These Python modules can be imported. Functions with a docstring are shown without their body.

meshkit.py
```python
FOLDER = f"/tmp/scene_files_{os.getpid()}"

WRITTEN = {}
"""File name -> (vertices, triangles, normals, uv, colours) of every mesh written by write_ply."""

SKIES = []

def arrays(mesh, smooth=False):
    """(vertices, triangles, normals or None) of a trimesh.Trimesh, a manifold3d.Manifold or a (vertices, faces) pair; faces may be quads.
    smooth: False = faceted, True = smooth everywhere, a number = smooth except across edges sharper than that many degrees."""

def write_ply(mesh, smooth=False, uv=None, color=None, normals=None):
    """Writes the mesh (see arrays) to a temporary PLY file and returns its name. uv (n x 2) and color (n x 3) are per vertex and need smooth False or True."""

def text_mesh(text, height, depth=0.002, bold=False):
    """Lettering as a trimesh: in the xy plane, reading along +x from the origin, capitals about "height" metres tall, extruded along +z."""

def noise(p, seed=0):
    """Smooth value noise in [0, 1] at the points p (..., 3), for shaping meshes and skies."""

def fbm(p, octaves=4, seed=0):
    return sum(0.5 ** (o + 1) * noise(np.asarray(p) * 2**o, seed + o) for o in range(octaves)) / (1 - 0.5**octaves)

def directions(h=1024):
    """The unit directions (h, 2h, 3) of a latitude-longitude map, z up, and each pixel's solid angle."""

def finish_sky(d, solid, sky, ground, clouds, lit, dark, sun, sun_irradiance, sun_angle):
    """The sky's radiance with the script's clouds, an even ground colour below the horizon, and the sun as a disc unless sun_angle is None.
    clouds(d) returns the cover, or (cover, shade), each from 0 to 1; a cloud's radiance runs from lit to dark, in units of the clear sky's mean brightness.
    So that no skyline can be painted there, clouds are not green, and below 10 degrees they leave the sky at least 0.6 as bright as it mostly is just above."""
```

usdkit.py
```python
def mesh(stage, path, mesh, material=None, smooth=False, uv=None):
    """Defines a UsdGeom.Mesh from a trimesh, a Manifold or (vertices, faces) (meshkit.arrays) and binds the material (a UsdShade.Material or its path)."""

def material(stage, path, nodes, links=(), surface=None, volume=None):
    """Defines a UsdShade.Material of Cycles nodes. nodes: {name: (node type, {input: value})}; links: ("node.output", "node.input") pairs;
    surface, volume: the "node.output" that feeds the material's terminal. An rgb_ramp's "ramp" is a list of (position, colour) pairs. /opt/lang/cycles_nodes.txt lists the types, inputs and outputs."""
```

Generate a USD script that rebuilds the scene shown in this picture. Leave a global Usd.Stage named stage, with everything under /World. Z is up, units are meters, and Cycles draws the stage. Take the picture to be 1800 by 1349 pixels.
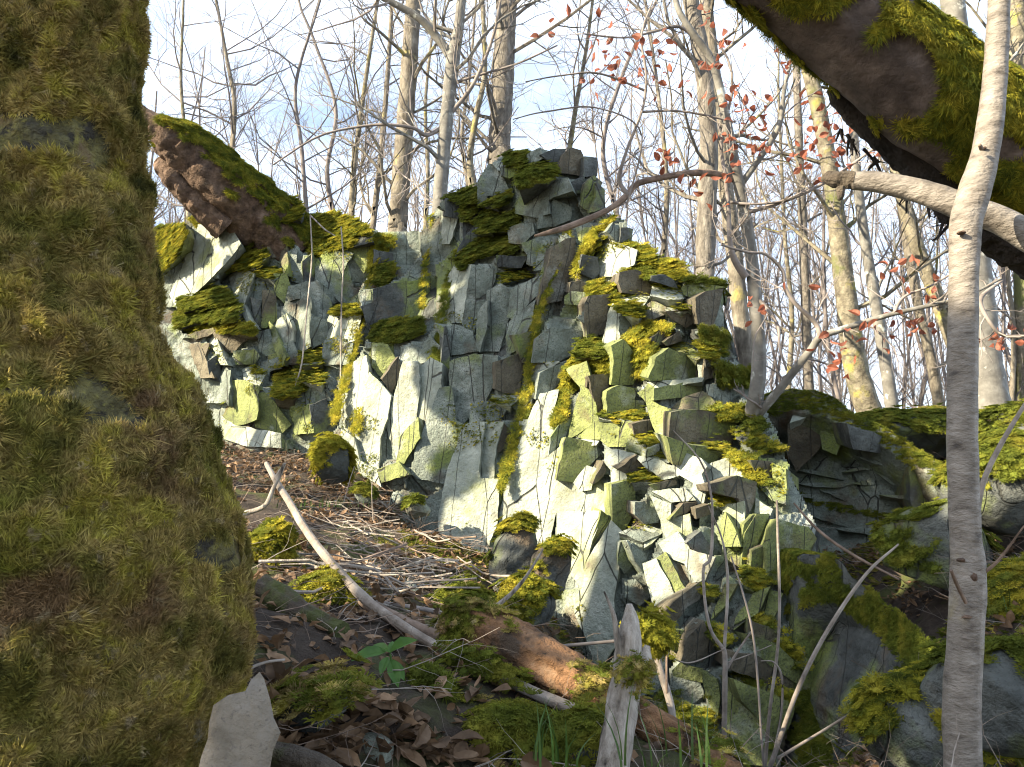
import math, random
import numpy as np, trimesh, shapely
from scipy.interpolate import RBFInterpolator
from scipy.spatial import Voronoi, ConvexHull
from pxr import Usd, UsdGeom, UsdLux, UsdShade, Gf, Sdf, Vt
import usdkit, meshkit

# ------------------------------------------------------------------ camera, sky, sun, exposure
stage = Usd.Stage.CreateInMemory()
UsdGeom.SetStageUpAxis(stage, 'Z'); UsdGeom.SetStageMetersPerUnit(stage, 1.0)
UsdGeom.Xform.Define(stage, '/World'); UsdGeom.Scope.Define(stage, '/World/Looks')
PITCH = math.radians(8.0); F = 1385.0; CAMZ = 1.6
cam = UsdGeom.Camera.Define(stage, '/World/camera')
cam.AddTranslateOp().Set(Gf.Vec3d(0, 0, CAMZ)); cam.AddRotateXOp().Set(90 + math.degrees(PITCH))
cam.CreateHorizontalApertureAttr(36.0); cam.CreateFocalLengthAttr(18.0 / (900 / F))
cam.CreateExposureAttr(2.18)
SUN = np.array([-0.80, -0.33, 0.50]); SUN /= np.linalg.norm(SUN)
sky = UsdLux.DomeLight.Define(stage, '/World/sky'); sky.CreateIntensityAttr(1.0)
skym = usdkit.material(stage, '/World/Looks/sky_air', {
    'tc': ('texture_coordinate', {}),
    's': ('sky_texture', {'sky_type': 'single_scattering', 'sun_disc': False, 'sun_elevation': math.asin(SUN[2]),
                          'sun_rotation': math.atan2(SUN[0], SUN[1]), 'aerosol_density': 2.0}),
    'm': ('mapping', {'scale': (1.2, 1.2, 3.0)}),
    'n': ('noise_texture', {'scale': 1.6, 'detail': 6.0, 'roughness': 0.6}),
    'r': ('rgb_ramp', {'ramp': [(0.34, (0.12, 0.12, 0.12)), (0.64, (1, 1, 1))]}),
    'c': ('mix', {'color2': (4.6, 5.2, 6.1)}),
    'f': ('math', {'math_type': 'multiply', 'value2': 0.95}),
    'b': ('background_shader', {'strength': 0.086})},
    [('tc.generated', 'm.vector'), ('m.vector', 'n.vector'), ('n.fac', 'r.fac'), ('r.color', 'f.value1'), ('f.value', 'c.fac'), ('s.color', 'c.color1'), ('c.color', 'b.color')], surface='b.background')
UsdShade.MaterialBindingAPI.Apply(sky.GetPrim()).Bind(skym)
sky.GetPrim().SetCustomDataByKey('kind', 'structure')
sun = UsdLux.DistantLight.Define(stage, '/World/sun')
sun.CreateIntensityAttr(1.25); sun.CreateAngleAttr(0.5); sun.CreateNormalizeAttr(True); sun.CreateColorAttr(Gf.Vec3f(1.0, 0.86, 0.63))
_z = Gf.Vec3d(*SUN); sun.AddOrientOp().Set(Gf.Quatf(Gf.Rotation(Gf.Vec3d(0, 0, 1), _z).GetQuat()))

# ------------------------------------------------------------------ helpers
FWD = np.array([0, math.cos(PITCH), math.sin(PITCH)]); UP = np.array([0, -math.sin(PITCH), math.cos(PITCH)]); RT = np.array([1.0, 0, 0])
EYE = np.array([0, 0, CAMZ])
def P(px, py, Y):
    """the world point at distance Y ahead that the photograph shows at (px, py)"""
    px, py, Y = np.broadcast_arrays(np.asarray(px, float), np.asarray(py, float), np.asarray(Y, float))
    a, b = (px - 900) / F, (674.5 - py) / F
    d = a[..., None] * RT + b[..., None] * UP + FWD
    return EYE + d * (Y / d[..., 1])[..., None]
def proj(p):
    q = np.asarray(p, float) - EYE
    z = q @ FWD
    return 900 + F * (q @ RT) / z, 674.5 - F * (q @ UP) / z, q[..., 1]
def unit(v):
    v = np.asarray(v, float); return v / (np.linalg.norm(v, axis=-1, keepdims=True) + 1e-12)
NAMES = {}
def fresh(parent, name):
    k = (parent, name); n = NAMES.get(k, -1) + 1; NAMES[k] = n
    return f'{parent}/{name}' + (f'_{n:03d}' if n else '')
def pth(parent): return '/World' if parent is None else str(parent.GetPath())
def tag(o, label=None, cat=None, group=None, kind=None):
    for k, v in (('label', label), ('category', cat), ('group', group), ('kind', kind)):
        if v: o.SetCustomDataByKey(k, v)
    return o
def thing(name, label, cat, group=None, loc=None):
    x = UsdGeom.Xform.Define(stage, fresh('/World', name))
    return tag(x.GetPrim(), label, cat, group)
def obj(name, mesh, m, parent=None, smooth=False, **k):
    o = usdkit.mesh(stage, fresh(pth(parent), name), mesh, m, smooth=smooth).GetPrim()
    return tag(o, **k) if k else o
class MB:
    def __init__(s): s.v, s.f, s.n = [], [], 0
    def add(s, v, f):
        s.v.append(np.asarray(v, float)); s.f.append(np.asarray(f, int) + s.n); s.n += len(v); return s
    def get(s): return trimesh.Trimesh(np.vstack(s.v), np.vstack(s.f), process=False)
    def ok(s): return s.n > 0
def tube(points, radii, sides=6, cap=True, rough=0.0, rscale=8.0, seed=0, flute=0.0):
    p = np.asarray(points, float); n = len(p); radii = np.broadcast_to(radii, (n,))
    t = unit(np.gradient(p, axis=0))
    ref = np.array([0, 0, 1.0]) if abs(t[:, 2].mean()) < .9 else np.array([0, 1.0, 0])
    a = unit(np.cross(t, ref)); b = np.cross(t, a); ang = np.arange(sides) * 2 * np.pi / sides
    ring = np.cos(ang)[None, :, None] * a[:, None] + np.sin(ang)[None, :, None] * b[:, None]
    v = p[:, None] + radii[:, None, None] * ring
    if rough:
        v = v + ring * (radii[:, None] * rough * (meshkit.fbm(v * rscale, 3, seed) * 2 - 1))[..., None]
    if flute:   # grain that runs along the wood
        ln = np.cumsum(np.r_[0, np.linalg.norm(np.diff(p, axis=0), axis=1)]); A_, L_ = np.meshgrid(ang, ln); fl = meshkit.fbm(np.stack([np.cos(A_) * 3.2, np.sin(A_) * 3.2, L_ * 2.5 + seed], -1), 4, seed)
        v = v + ring * (radii[:, None] * flute * (fl * 2 - 1))[..., None]
    i, j = np.meshgrid(np.arange(n - 1), np.arange(sides), indexing='ij')
    q = np.stack([i * sides + j, i * sides + (j + 1) % sides, (i + 1) * sides + (j + 1) % sides, (i + 1) * sides + j], -1).reshape(-1, 4)
    v = v.reshape(-1, 3); f = np.vstack([q[:, [0, 1, 2]], q[:, [0, 2, 3]]])
    if cap:
        c0, c1 = len(v), len(v) + 1; v = np.vstack([v, p[0], p[-1]]); k = np.arange(sides)
        f = np.vstack([f, np.stack([np.full(sides, c0), (k + 1) % sides, k], 1), np.stack([np.full(sides, c1), (n - 1) * sides + k, (n - 1) * sides + (k + 1) % sides], 1)])
    return v, f
def spline(pts, n):
    """Catmull-Rom through rows of any width"""
    p = np.asarray(pts, float); p = np.vstack([2 * p[0] - p[1], p, 2 * p[-1] - p[-2]])
    k = len(p) - 3; t = np.linspace(0, k - 1e-9, n); i = t.astype(int); u = (t - i)[:, None]
    a, b, c, d = p[i], p[i + 1], p[i + 2], p[i + 3]
    return .5 * (2 * b + (c - a) * u + (2 * a - 5 * b + 4 * c - d) * u ** 2 + (3 * b - a - 3 * c + d) * u ** 3)
def ptube(rows, n=24, sides=8, rough=0.0, rscale=8, seed=0, wig=0.0, flute=0.0):
    """a limb through (px, py, Y, width in photo px) rows"""
    s = spline(rows, n); c = P(s[:, 0], s[:, 1], s[:, 2]); r = np.maximum(s[:, 3], .6) / 2 * s[:, 2] / F
    if wig:
        c = c + (np.stack([meshkit.noise(c * 3 + k * 17.3, seed + k) for k in range(3)], 1) - .5) * wig
    return c, r, tube(c, r, sides, True, rough, rscale, seed, flute)
def rnd(seed): return np.random.default_rng(seed)

# ------------------------------------------------------------------ materials
def mat(name, stops, scale=8, detail=6, rough=.9, bscale=60, bdist=.01, bstr=.7, stretch=(1, 1, 1), patches=(), distort=0.0, spec=.3, transl=0.0, tcol=None, vary=0.0, bstretch=None, cracks=False):
    n = {'g': ('geometry', {}), 'm': ('mapping', {'scale': stretch}), 'n': ('noise_texture', {'scale': scale, 'detail': float(detail), 'roughness': .62, 'distortion': distort}),
         'r': ('rgb_ramp', {'ramp': stops}), 'bm': ('mapping', {'scale': bstretch or stretch}), 'bn': ('noise_texture', {'scale': bscale, 'detail': 5.0, 'roughness': .65}),
         'b': ('bump', {'strength': bstr, 'distance': bdist}), 'p': ('principled_bsdf', {'roughness': rough, 'specular_ior_level': spec})}
    l = [('g.position', 'm.vector'), ('g.position', 'bm.vector'), ('m.vector', 'n.vector'), ('n.fac', 'r.fac'), ('bm.vector', 'bn.vector'), ('bn.fac', 'b.height'), ('b.normal', 'p.normal')]
    cur = 'r.color'
    for i, (sc, lo, hi, col) in enumerate(patches):
        off = (3.1 * i + 1.7, 5.3 * i, 2.2 * i)
        n[f'pm{i}'] = ('mapping', {'location': off}); n[f'pn{i}'] = ('noise_texture', {'scale': sc, 'detail': 5.0, 'roughness': .6})
        n[f'pr{i}'] = ('rgb_ramp', {'ramp': [(lo, (0, 0, 0)), (hi, (1, 1, 1))]}); n[f'px{i}'] = ('mix', {'color2': col})
        l += [('g.position', f'pm{i}.vector'), (f'pm{i}.vector', f'pn{i}.vector'), (f'pn{i}.fac', f'pr{i}.fac'), (f'pr{i}.color', f'px{i}.fac'), (cur, f'px{i}.color1')]
        cur = f'px{i}.color'
    if vary:
        n['oi'] = ('object_info', {}); n['mr'] = ('map_range', {'to_min': 1 - vary, 'to_max': 1 + vary}); n['hv'] = ('hsv', {})
        l += [('oi.random', 'mr.value'), ('mr.result', 'hv.value'), (cur, 'hv.color')]; cur = 'hv.color'
    if cracks:   # hairline joints
        n.update({'cm': ('mapping', {'scale': (2.4, 2.4, .30), 'rotation': (0, -.25, 0)}), 'cn': ('noise_texture', {'scale': 5.0, 'detail': 4.0}), 'cd': ('mix', {'fac': .035}), 'cv': ('voronoi_texture', {'feature': 'distance_to_edge', 'scale': 1.6}),
                  'cr': ('rgb_ramp', {'ramp': [(0, (1, 1, 1)), (.003, (1, 1, 1)), (.009, (0, 0, 0))]}), 'cx': ('mix', {'color2': (.05, .052, .045)}), 'cb': ('mix', {'mix_type': 'subtract', 'fac': .6}), })
        l += [('g.position', 'cm.vector'), ('g.position', 'cn.vector'), ('cm.vector', 'cd.color1'), ('cn.color', 'cd.color2'), ('cd.color', 'cv.vector'), ('cv.distance', 'cr.fac'), ('cr.color', 'cx.fac'), (cur, 'cx.color1'), ('bn.fac', 'cb.color1'), ('cr.color', 'cb.color2'), ('cb.color', 'b.height')]
        l.remove(('bn.fac', 'b.height')); cur = 'cx.color'
    l.append((cur, 'p.base_color')); out = 'p.BSDF'
    if transl:
        n['t'] = ('translucent_bsdf', {}); n['mx'] = ('mix_closure', {'fac': transl}); l += [('p.BSDF', 'mx.closure1'), ('t.BSDF', 'mx.closure2'), (cur, 't.color')]; out = 'mx.closure'
    return usdkit.material(stage, '/World/Looks/' + name, n, l, surface=out)
G = lambda g, w=1.0: (g * w, g, g / w)
M = {}
ALGAE = (1.6, .55, .66, (.15, .185, .05)); LICH = (2.6, .56, .70, (.33, .36, .32)); RUST = (2.1, .56, .70, (.10, .07, .042))
SPECK = (62., .55, .75, (.07, .075, .06)); GRIT = (95., .54, .70, (.045, .048, .042)); BRIGHT = (60., .60, .72, (.42, .44, .40))
M['slab'] = mat('tan_stone', [(.3, (.10, .088, .068)), (.6, (.17, .15, .12))], 20, 8, .92, 60, .008, .9, patches=((9., .5, .7, (.16, .15, .135)), (4., .58, .7, (.10, .09, .05)), (80., .58, .7, (.08, .07, .06))))
R_ = dict(detail=9, rough=.93, bscale=26, bdist=.035, bstr=1.0, cracks=True)
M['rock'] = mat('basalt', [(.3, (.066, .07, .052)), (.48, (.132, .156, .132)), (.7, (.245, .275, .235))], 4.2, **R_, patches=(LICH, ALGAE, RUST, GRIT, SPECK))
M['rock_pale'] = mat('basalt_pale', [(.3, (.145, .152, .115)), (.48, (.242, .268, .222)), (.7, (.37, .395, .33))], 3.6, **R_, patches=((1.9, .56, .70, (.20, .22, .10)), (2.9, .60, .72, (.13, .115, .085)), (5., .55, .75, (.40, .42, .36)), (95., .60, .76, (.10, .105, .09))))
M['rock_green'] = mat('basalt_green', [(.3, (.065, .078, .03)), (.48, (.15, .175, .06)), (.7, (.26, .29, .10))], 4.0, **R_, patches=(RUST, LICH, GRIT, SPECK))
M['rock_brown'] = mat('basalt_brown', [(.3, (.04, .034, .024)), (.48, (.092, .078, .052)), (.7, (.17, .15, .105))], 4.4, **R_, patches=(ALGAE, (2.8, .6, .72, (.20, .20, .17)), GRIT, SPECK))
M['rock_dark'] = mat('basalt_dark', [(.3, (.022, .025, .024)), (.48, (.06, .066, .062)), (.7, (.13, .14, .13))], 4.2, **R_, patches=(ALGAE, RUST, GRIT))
M['soil'] = mat('soil', [(.25, (.018, .013, .010)), (.5, (.045, .033, .024)), (.75, (.09, .068, .05))], 9, 8, .95, 50, .03, 1.0, patches=((2.2, .52, .62, (.055, .065, .015)),))
M['moss'] = mat('moss_green', [(.3, (.05, .07, .012)), (.5, (.12, .14, .018)), (.7, (.24, .22, .03))], 7.0, 5, .9, 90, .01, .5, transl=.35, vary=.3, spec=.15)
M['moss_yellow'] = mat('moss_yellow', [(.3, (.12, .13, .014)), (.5, (.25, .235, .022)), (.7, (.40, .33, .04))], 7.0, 5, .9, 90, .01, .5, transl=.35, vary=.3, spec=.15)
M['moss_bark'] = mat('moss_bark', [(.32, (.04, .042, .012)), (.42, (.17, .15, .036)), (.52, (.32, .245, .085)), (.62, (.34, .30, .05)), (.76, (.52, .44, .15))], 9.0, 9, .9, 90, .01, .5, transl=.3, vary=.45, spec=.15,
                     patches=((2.3, .54, .66, (.15, .155, .022)), (3.7, .55, .65, (.20, .13, .065)), (30., .60, .72, (.33, .27, .16)), (9., .69, .75, (.34, .36, .31))))
M['bark_dark'] = mat('bark_dark', [(.25, (.02, .016, .012)), (.5, (.06, .048, .036)), (.75, (.12, .10, .075))], 14, 8, .95, 40, .03, 1.0, patches=((6., .5, .62, (.06, .07, .02)),))
M['bark_warm'] = mat('bark_warm', [(.28, (.045, .038, .03)), (.5, (.13, .115, .09)), (.72, (.23, .21, .17))], 10, 8, .92, 30, .02, 1.0, stretch=(1, 1, .5), patches=((2.5, .62, .72, (.28, .24, .08)),))
M['bark_rough'] = mat('bark_rough', [(.25, (.04, .034, .03)), (.5, (.12, .108, .09)), (.75, (.24, .22, .19))], 16, 8, .92, 28, .03, 1.0, stretch=(1, 1, .4))
M['bark_grey'] = mat('bark_grey', [(.25, (.06, .057, .05)), (.5, (.12, .115, .102)), (.75, (.19, .185, .165))], 9, 8, .85, 40, .006, .6, patches=((9., .6, .7, (.36, .37, .33)),))
M['bark_lichen'] = mat('bark_lichen', [(.28, (.05, .042, .032)), (.5, (.14, .125, .09)), (.72, (.25, .225, .165))], 9, 8, .92, 30, .02, 1.0, patches=((2.6, .57, .68, (.22, .20, .06)), (1.3, .60, .68, (.10, .11, .04))))
M['birch'] = mat('birch_bark', [(.30, (.04, .033, .027)), (.42, (.12, .104, .086)), (.6, (.19, .17, .146)), (.8, (.30, .275, .245))], 9, 9, .65, 20, .012, 1.0, stretch=(1.6, 1.6, 3.4), patches=((5., .60, .70, (.20, .17, .10)),), spec=.4)
M['twig'] = mat('twig_bark', [(.3, (.10, .085, .075)), (.7, (.24, .21, .19))], 6, 3, .9, 60, .002, .3)
M['twig_far'] = mat('twig_pale', [(.3, (.085, .074, .07)), (.7, (.19, .17, .162))], 6, 3, .9, 60, .002, .3)
M['stick'] = mat('dry_stick', [(.3, (.10, .082, .066)), (.5, (.20, .172, .145)), (.75, (.32, .29, .25))], 12, 6, .85, 70, .006, .8, stretch=(1, 1, 1))
M['stick_brown'] = mat('brown_stick', [(.3, (.06, .042, .03)), (.5, (.14, .10, .075)), (.75, (.24, .18, .14))], 12, 6, .85, 70, .006, .8)
M['deadwood'] = mat('deadwood', [(.30, (.03, .025, .02)), (.42, (.20, .172, .14)), (.6, (.36, .325, .28)), (.8, (.52, .49, .43))], 16, 8, .85, 60, .014, 1.0, stretch=(2.2, 2.2, .5))
M['orange_wood'] = mat('orange_wood', [(.28, (.03, .018, .011)), (.42, (.12, .064, .032)), (.58, (.24, .13, .064)), (.78, (.34, .23, .14))], 13, 9, .9, 30, .03, 1.0, patches=((6., .55, .64, (.06, .042, .028)), (40., .58, .70, (.05, .032, .02)), (3.5, .60, .68, (.22, .20, .16))))
M['bark_rot'] = mat('rotten_bark', [(.28, (.025, .016, .011)), (.5, (.095, .062, .043)), (.72, (.20, .135, .095))], 11, 9, .95, 30, .04, 1.0)
M['bark_black'] = mat('blackened_bark', [(.3, (.008, .007, .006)), (.7, (.035, .028, .024))], 11, 8, .95, 30, .04, 1.0)
M['birch_red'] = mat('bark_mauve', [(.28, (.022, .016, .013)), (.5, (.07, .053, .045)), (.75, (.15, .118, .10))], 10, 8, .85, 50, .012, 1.0)
M['leaf_red'] = mat('dry_leaf_red', [(.3, (.15, .045, .028)), (.7, (.30, .105, .06))], 14, 4, .6, 80, .002, .4, transl=.45, vary=.35)
M['leaf_brown'] = mat('dead_leaf', [(.3, (.07, .042, .022)), (.55, (.155, .095, .052)), (.75, (.28, .19, .115))], 12, 4, .65, 80, .002, .4, transl=.2, vary=.5)
M['leaf_green'] = mat('green_leaf', [(.3, (.04, .10, .02)), (.7, (.09, .19, .04))], 12, 4, .5, 80, .002, .5, transl=.35)
M['grass'] = mat('grass_blade', [(.3, (.035, .075, .014)), (.7, (.075, .13, .028))], 12, 3, .5, 80, .002, .2, transl=.35, vary=.3)
M['needles'] = mat('unseen_evergreen_needles', [(.3, (.02, .035, .015)), (.7, (.045, .07, .025))], 5, 3, .7, 80, .002, .2, transl=.2, vary=.3)
M['moss_wood'] = mat('mossy_bark', [(.28, (.03, .025, .018)), (.42, (.085, .075, .03)), (.55, (.15, .13, .04)), (.7, (.17, .115, .065))], 16, 9, .95, 40, .05, 1.0, patches=((28., .52, .62, (.03, .026, .018)), (60., .58, .7, (.22, .20, .05)), (9., .70, .76, (.28, .30, .26))))
M['lichen'] = mat('lichen_white', [(.3, (.20, .225, .20)), (.7, (.34, .37, .33))], 20, 4, .95, 80, .004, .5)

# ------------------------------------------------------------------ small shapes reused by many
def tuft_mesh(seed, n, r, h, w, droop=.3, spread=1.0, core=True):
    """a cushion of moss: n thin curved blades over a low dark lump"""
    g = rnd(seed); mb = MB()
    if core:
        c = trimesh.creation.icosphere(1, 1.0); v = c.vertices * [r * .62, r * .62, h * .30]; v *= (1 + .25 * (g.random((len(v), 1)) - .5)); mb.add(v, c.faces)
    for k in range(n):
        a = g.random() * 6.283; q = math.sqrt(g.random()) * r; base = np.array([math.cos(a) * q, math.sin(a) * q, h * .15])
        d = unit([math.cos(a) * spread * q / r + g.normal() * .35, math.sin(a) * spread * q / r + g.normal() * .35, .9]); L = h * (.6 + .7 * g.random())
        s = unit(np.cross(d, g.normal(size=3))) * w * (.6 + .8 * g.random())
        m_ = base + d * L * .55 + [0, 0, -droop * L * .05]; t = base + d * L + np.array([math.cos(a), math.sin(a), -1]) * droop * L * .4
        mb.add([base - s * .6, base + s * .6, m_ + s, m_ - s, t], [[0, 1, 2], [0, 2, 3], [3, 2, 4]])
    return mb.get()
def frames(nrm, g, lean=None):
    """quaternions (w,x,y,z) that turn z to nrm with a random spin"""
    n = unit(nrm if lean is None else nrm + lean); z = np.array([0, 0, 1.0])
    ang = g.random(len(n)) * 6.283; q1 = np.stack([np.cos(ang / 2), 0 * ang, 0 * ang, np.sin(ang / 2)], 1)
    w = 1 + n @ z; ax = np.cross(np.broadcast_to(z, n.shape), n); q2 = np.concatenate([w[:, None], ax], 1); bad = w < 1e-6; q2[bad] = [0, 1, 0, 0]
    q2 /= np.linalg.norm(q2, axis=1, keepdims=True)
    w1, x1, y1, z1 = q2.T; w2, x2, y2, z2 = q1.T
    return np.stack([w1*w2-x1*x2-y1*y2-z1*z2, w1*x2+x1*w2+y1*z2-z1*y2, w1*y2-x1*z2+y1*w2+z1*x2, w1*z2+x1*y2-y1*x2+z1*w2], 1)
def scatter(name, parent, protos, pts, quats, scales, which, **k):
    """one PointInstancer; protos: [(mesh, material)]"""
    path = fresh(pth(parent), name); pi = UsdGeom.PointInstancer.Define(stage, path); rel = pi.CreatePrototypesRel()
    for i, (m_, mt) in enumerate(protos):
        pr = usdkit.mesh(stage, f'{path}/piece' + (f'_{i:03d}' if i else ''), m_, mt); rel.AddTarget(pr.GetPath())
    pi.CreateProtoIndicesAttr(Vt.IntArray.FromNumpy(np.asarray(which, np.int32)))
    pi.CreatePositionsAttr(Vt.Vec3fArray.FromNumpy(np.asarray(pts, np.float32)))
    pi.CreateOrientationsAttr(Vt.QuathArray([Gf.Quath(*map(float, q)) for q in quats]))
    s = np.asarray(scales, np.float32); s = np.repeat(s[:, None], 3, 1) if s.ndim == 1 else s
    pi.CreateScalesAttr(Vt.Vec3fArray.FromNumpy(np.ascontiguousarray(s)))
    k.setdefault('kind', 'stuff'); return tag(pi.GetPrim(), **k)
TUFTS = [tuft_mesh(s, 90, .026, .013, .0014, droop=.7, spread=1.3) for s in (1, 2, 3)]
LONG = [tuft_mesh(s, 60, .022, .024, .0009, droop=1.4, spread=1.5) for s in (4, 5, 6)]
def sample(tm, n, seed):
    """n random points on a mesh, with face normals"""
    g = rnd(seed); v, f = np.asarray(tm.vertices), np.asarray(tm.faces); a, b, c = v[f[:, 0]], v[f[:, 1]], v[f[:, 2]]
    cr = np.cross(b - a, c - a); ar = np.linalg.norm(cr, axis=1); i = g.choice(len(f), n, p=ar / ar.sum())
    u, w = g.random((2, n)); fl = u + w > 1; u[fl], w[fl] = 1 - u[fl], 1 - w[fl]
    return a[i] + (b - a)[i] * u[:, None] + (c - a)[i] * w[:, None], unit(cr[i])
def area(tm): 
    v, f = np.asarray(tm.vertices), np.asarray(tm.faces); return np.linalg.norm(np.cross(v[f[:, 1]] - v[f[:, 0]], v[f[:, 2]] - v[f[:, 0]]), axis=1).sum() / 2
def moss_on(parent, tm, density, seed, mats=('moss',), up=.35, thresh=.5, nscale=1.6, size=(.7, 1.4), protos=None, always_up=.97, name='moss', cap=40000, lean=(0, 0, .6)):
    n = int(min(area(tm) * density, cap)); p, q = sample(tm, n, seed); g = rnd(seed + 1)
    nz = meshkit.fbm(p * nscale, 3, seed); keep = (q[:, 2] > up) & (nz + .25 * (q[:, 2] - .6) > thresh) if up > -1 else nz > thresh
    p, q = p[keep], q[keep]; p = p + q * (.045 * meshkit.noise(p * 9, seed)[:, None] - .012) + g.normal(size=p.shape) * np.where(g.random((len(p), 1)) < .25, .022, .009)
    if not len(p): return None
    pr = [(m_, M[t]) for t in mats for m_ in (protos or TUFTS)]
    return scatter(name, parent, pr, p, frames(q, g, np.array(lean)), g.uniform(*size, len(p)), g.integers(0, len(pr), len(p)))

# ------------------------------------------------------------------ ground
GC = np.array([  # (px, py, Y) where the photograph shows the ground
    (650,1349,1.9),(900,1349,2.0),(1120,1349,2.1),(1300,1440,2.8),(1470,1400,3.4),(1750,1349,2.6),(200,1349,1.7),(470,1150,2.2),(700,1200,2.4),(950,1250,2.4),(480,950,4.2),(600,1000,4.0),(750,1000,4.9),
    (850,1020,5.0),(800,1100,3.4),(620,850,7.2),(450,790,8.0),(760,955,6.4),(870,985,6.0),(1000,1170,5.2),(1150,1440,4.2),(1370,1450,3.7),(1500,1290,4.2),(1600,1330,3.0),(1740,1050,3.6),(1640,800,6.6),(1780,760,6.4),(1600,745,7.2)], float)
_gp = P(GC[:, 0], GC[:, 1], GC[:, 2])
_far = np.array([(-6,1,1.0),(-5,4,1.4),(-6,8,2.0),(0,-3,.6),(4,-2,.5),(4,1,.6),(5,4,1.4),(6,7,2.1),(-3,-3,.6),(3,11,2.2),(-3,12,2.2),(7,12,2.2),(-8,13,2.2),(0,14,2.2)], float)
_ga = np.vstack([_gp, _far])
_grbf = RBFInterpolator(_ga[:, :2], _ga[:, 2], kernel='thin_plate_spline', smoothing=.02)
def ground_z(x, y, fine=True):
    x, y = np.asarray(x, float), np.asarray(y, float); xy = np.stack([x.ravel(), y.ravel()], 1)
    z = _grbf(np.clip(xy, [-8, -3.5], [7.5, 14])).reshape(x.shape)
    z = np.where(y > 9, np.minimum(z, 2.2), z); far = np.clip((np.hypot(x, y - 4) - 12) / 30, 0, 1)
    z = z * (1 - far) + 1.2 * far
    if fine:
        pts = np.stack([x, y, 0 * x], -1); near = np.clip(1.4 - np.hypot(x, y - 4) / 14, 0, 1)
        z = z + near * ((meshkit.fbm(pts * 1.7, 4, 3) - .5) * .22 + (meshkit.fbm(pts * 9, 3, 5) - .5) * .06)
    return z
def axis_steps(lo, hi, a, b, fine, grow=1.18):
    s = list(np.arange(a, b + 1e-6, fine)); d = fine
    while s[-1] < hi: d *= grow; s.append(s[-1] + d)
    d = fine
    while s[0] > lo: d *= grow; s.insert(0, s[0] - d)
    return np.array(s)
gx, gy = np.meshgrid(axis_steps(-400, 400, -3.6, 3.6, .05), axis_steps(-60, 600, .9, 9, .055), indexing='xy')
gv = np.stack([gx, gy, ground_z(gx, gy)], -1).reshape(-1, 3); nr, nc = gx.shape
_i = (np.arange(nr - 1)[:, None] * nc + np.arange(nc - 1)).ravel()
gf = np.vstack([np.stack([_i, _i + 1, _i + nc + 1], 1), np.stack([_i, _i + nc + 1, _i + nc], 1)])
ground = obj('ground', (gv, gf), M['soil'], smooth=True, kind='structure')

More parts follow.
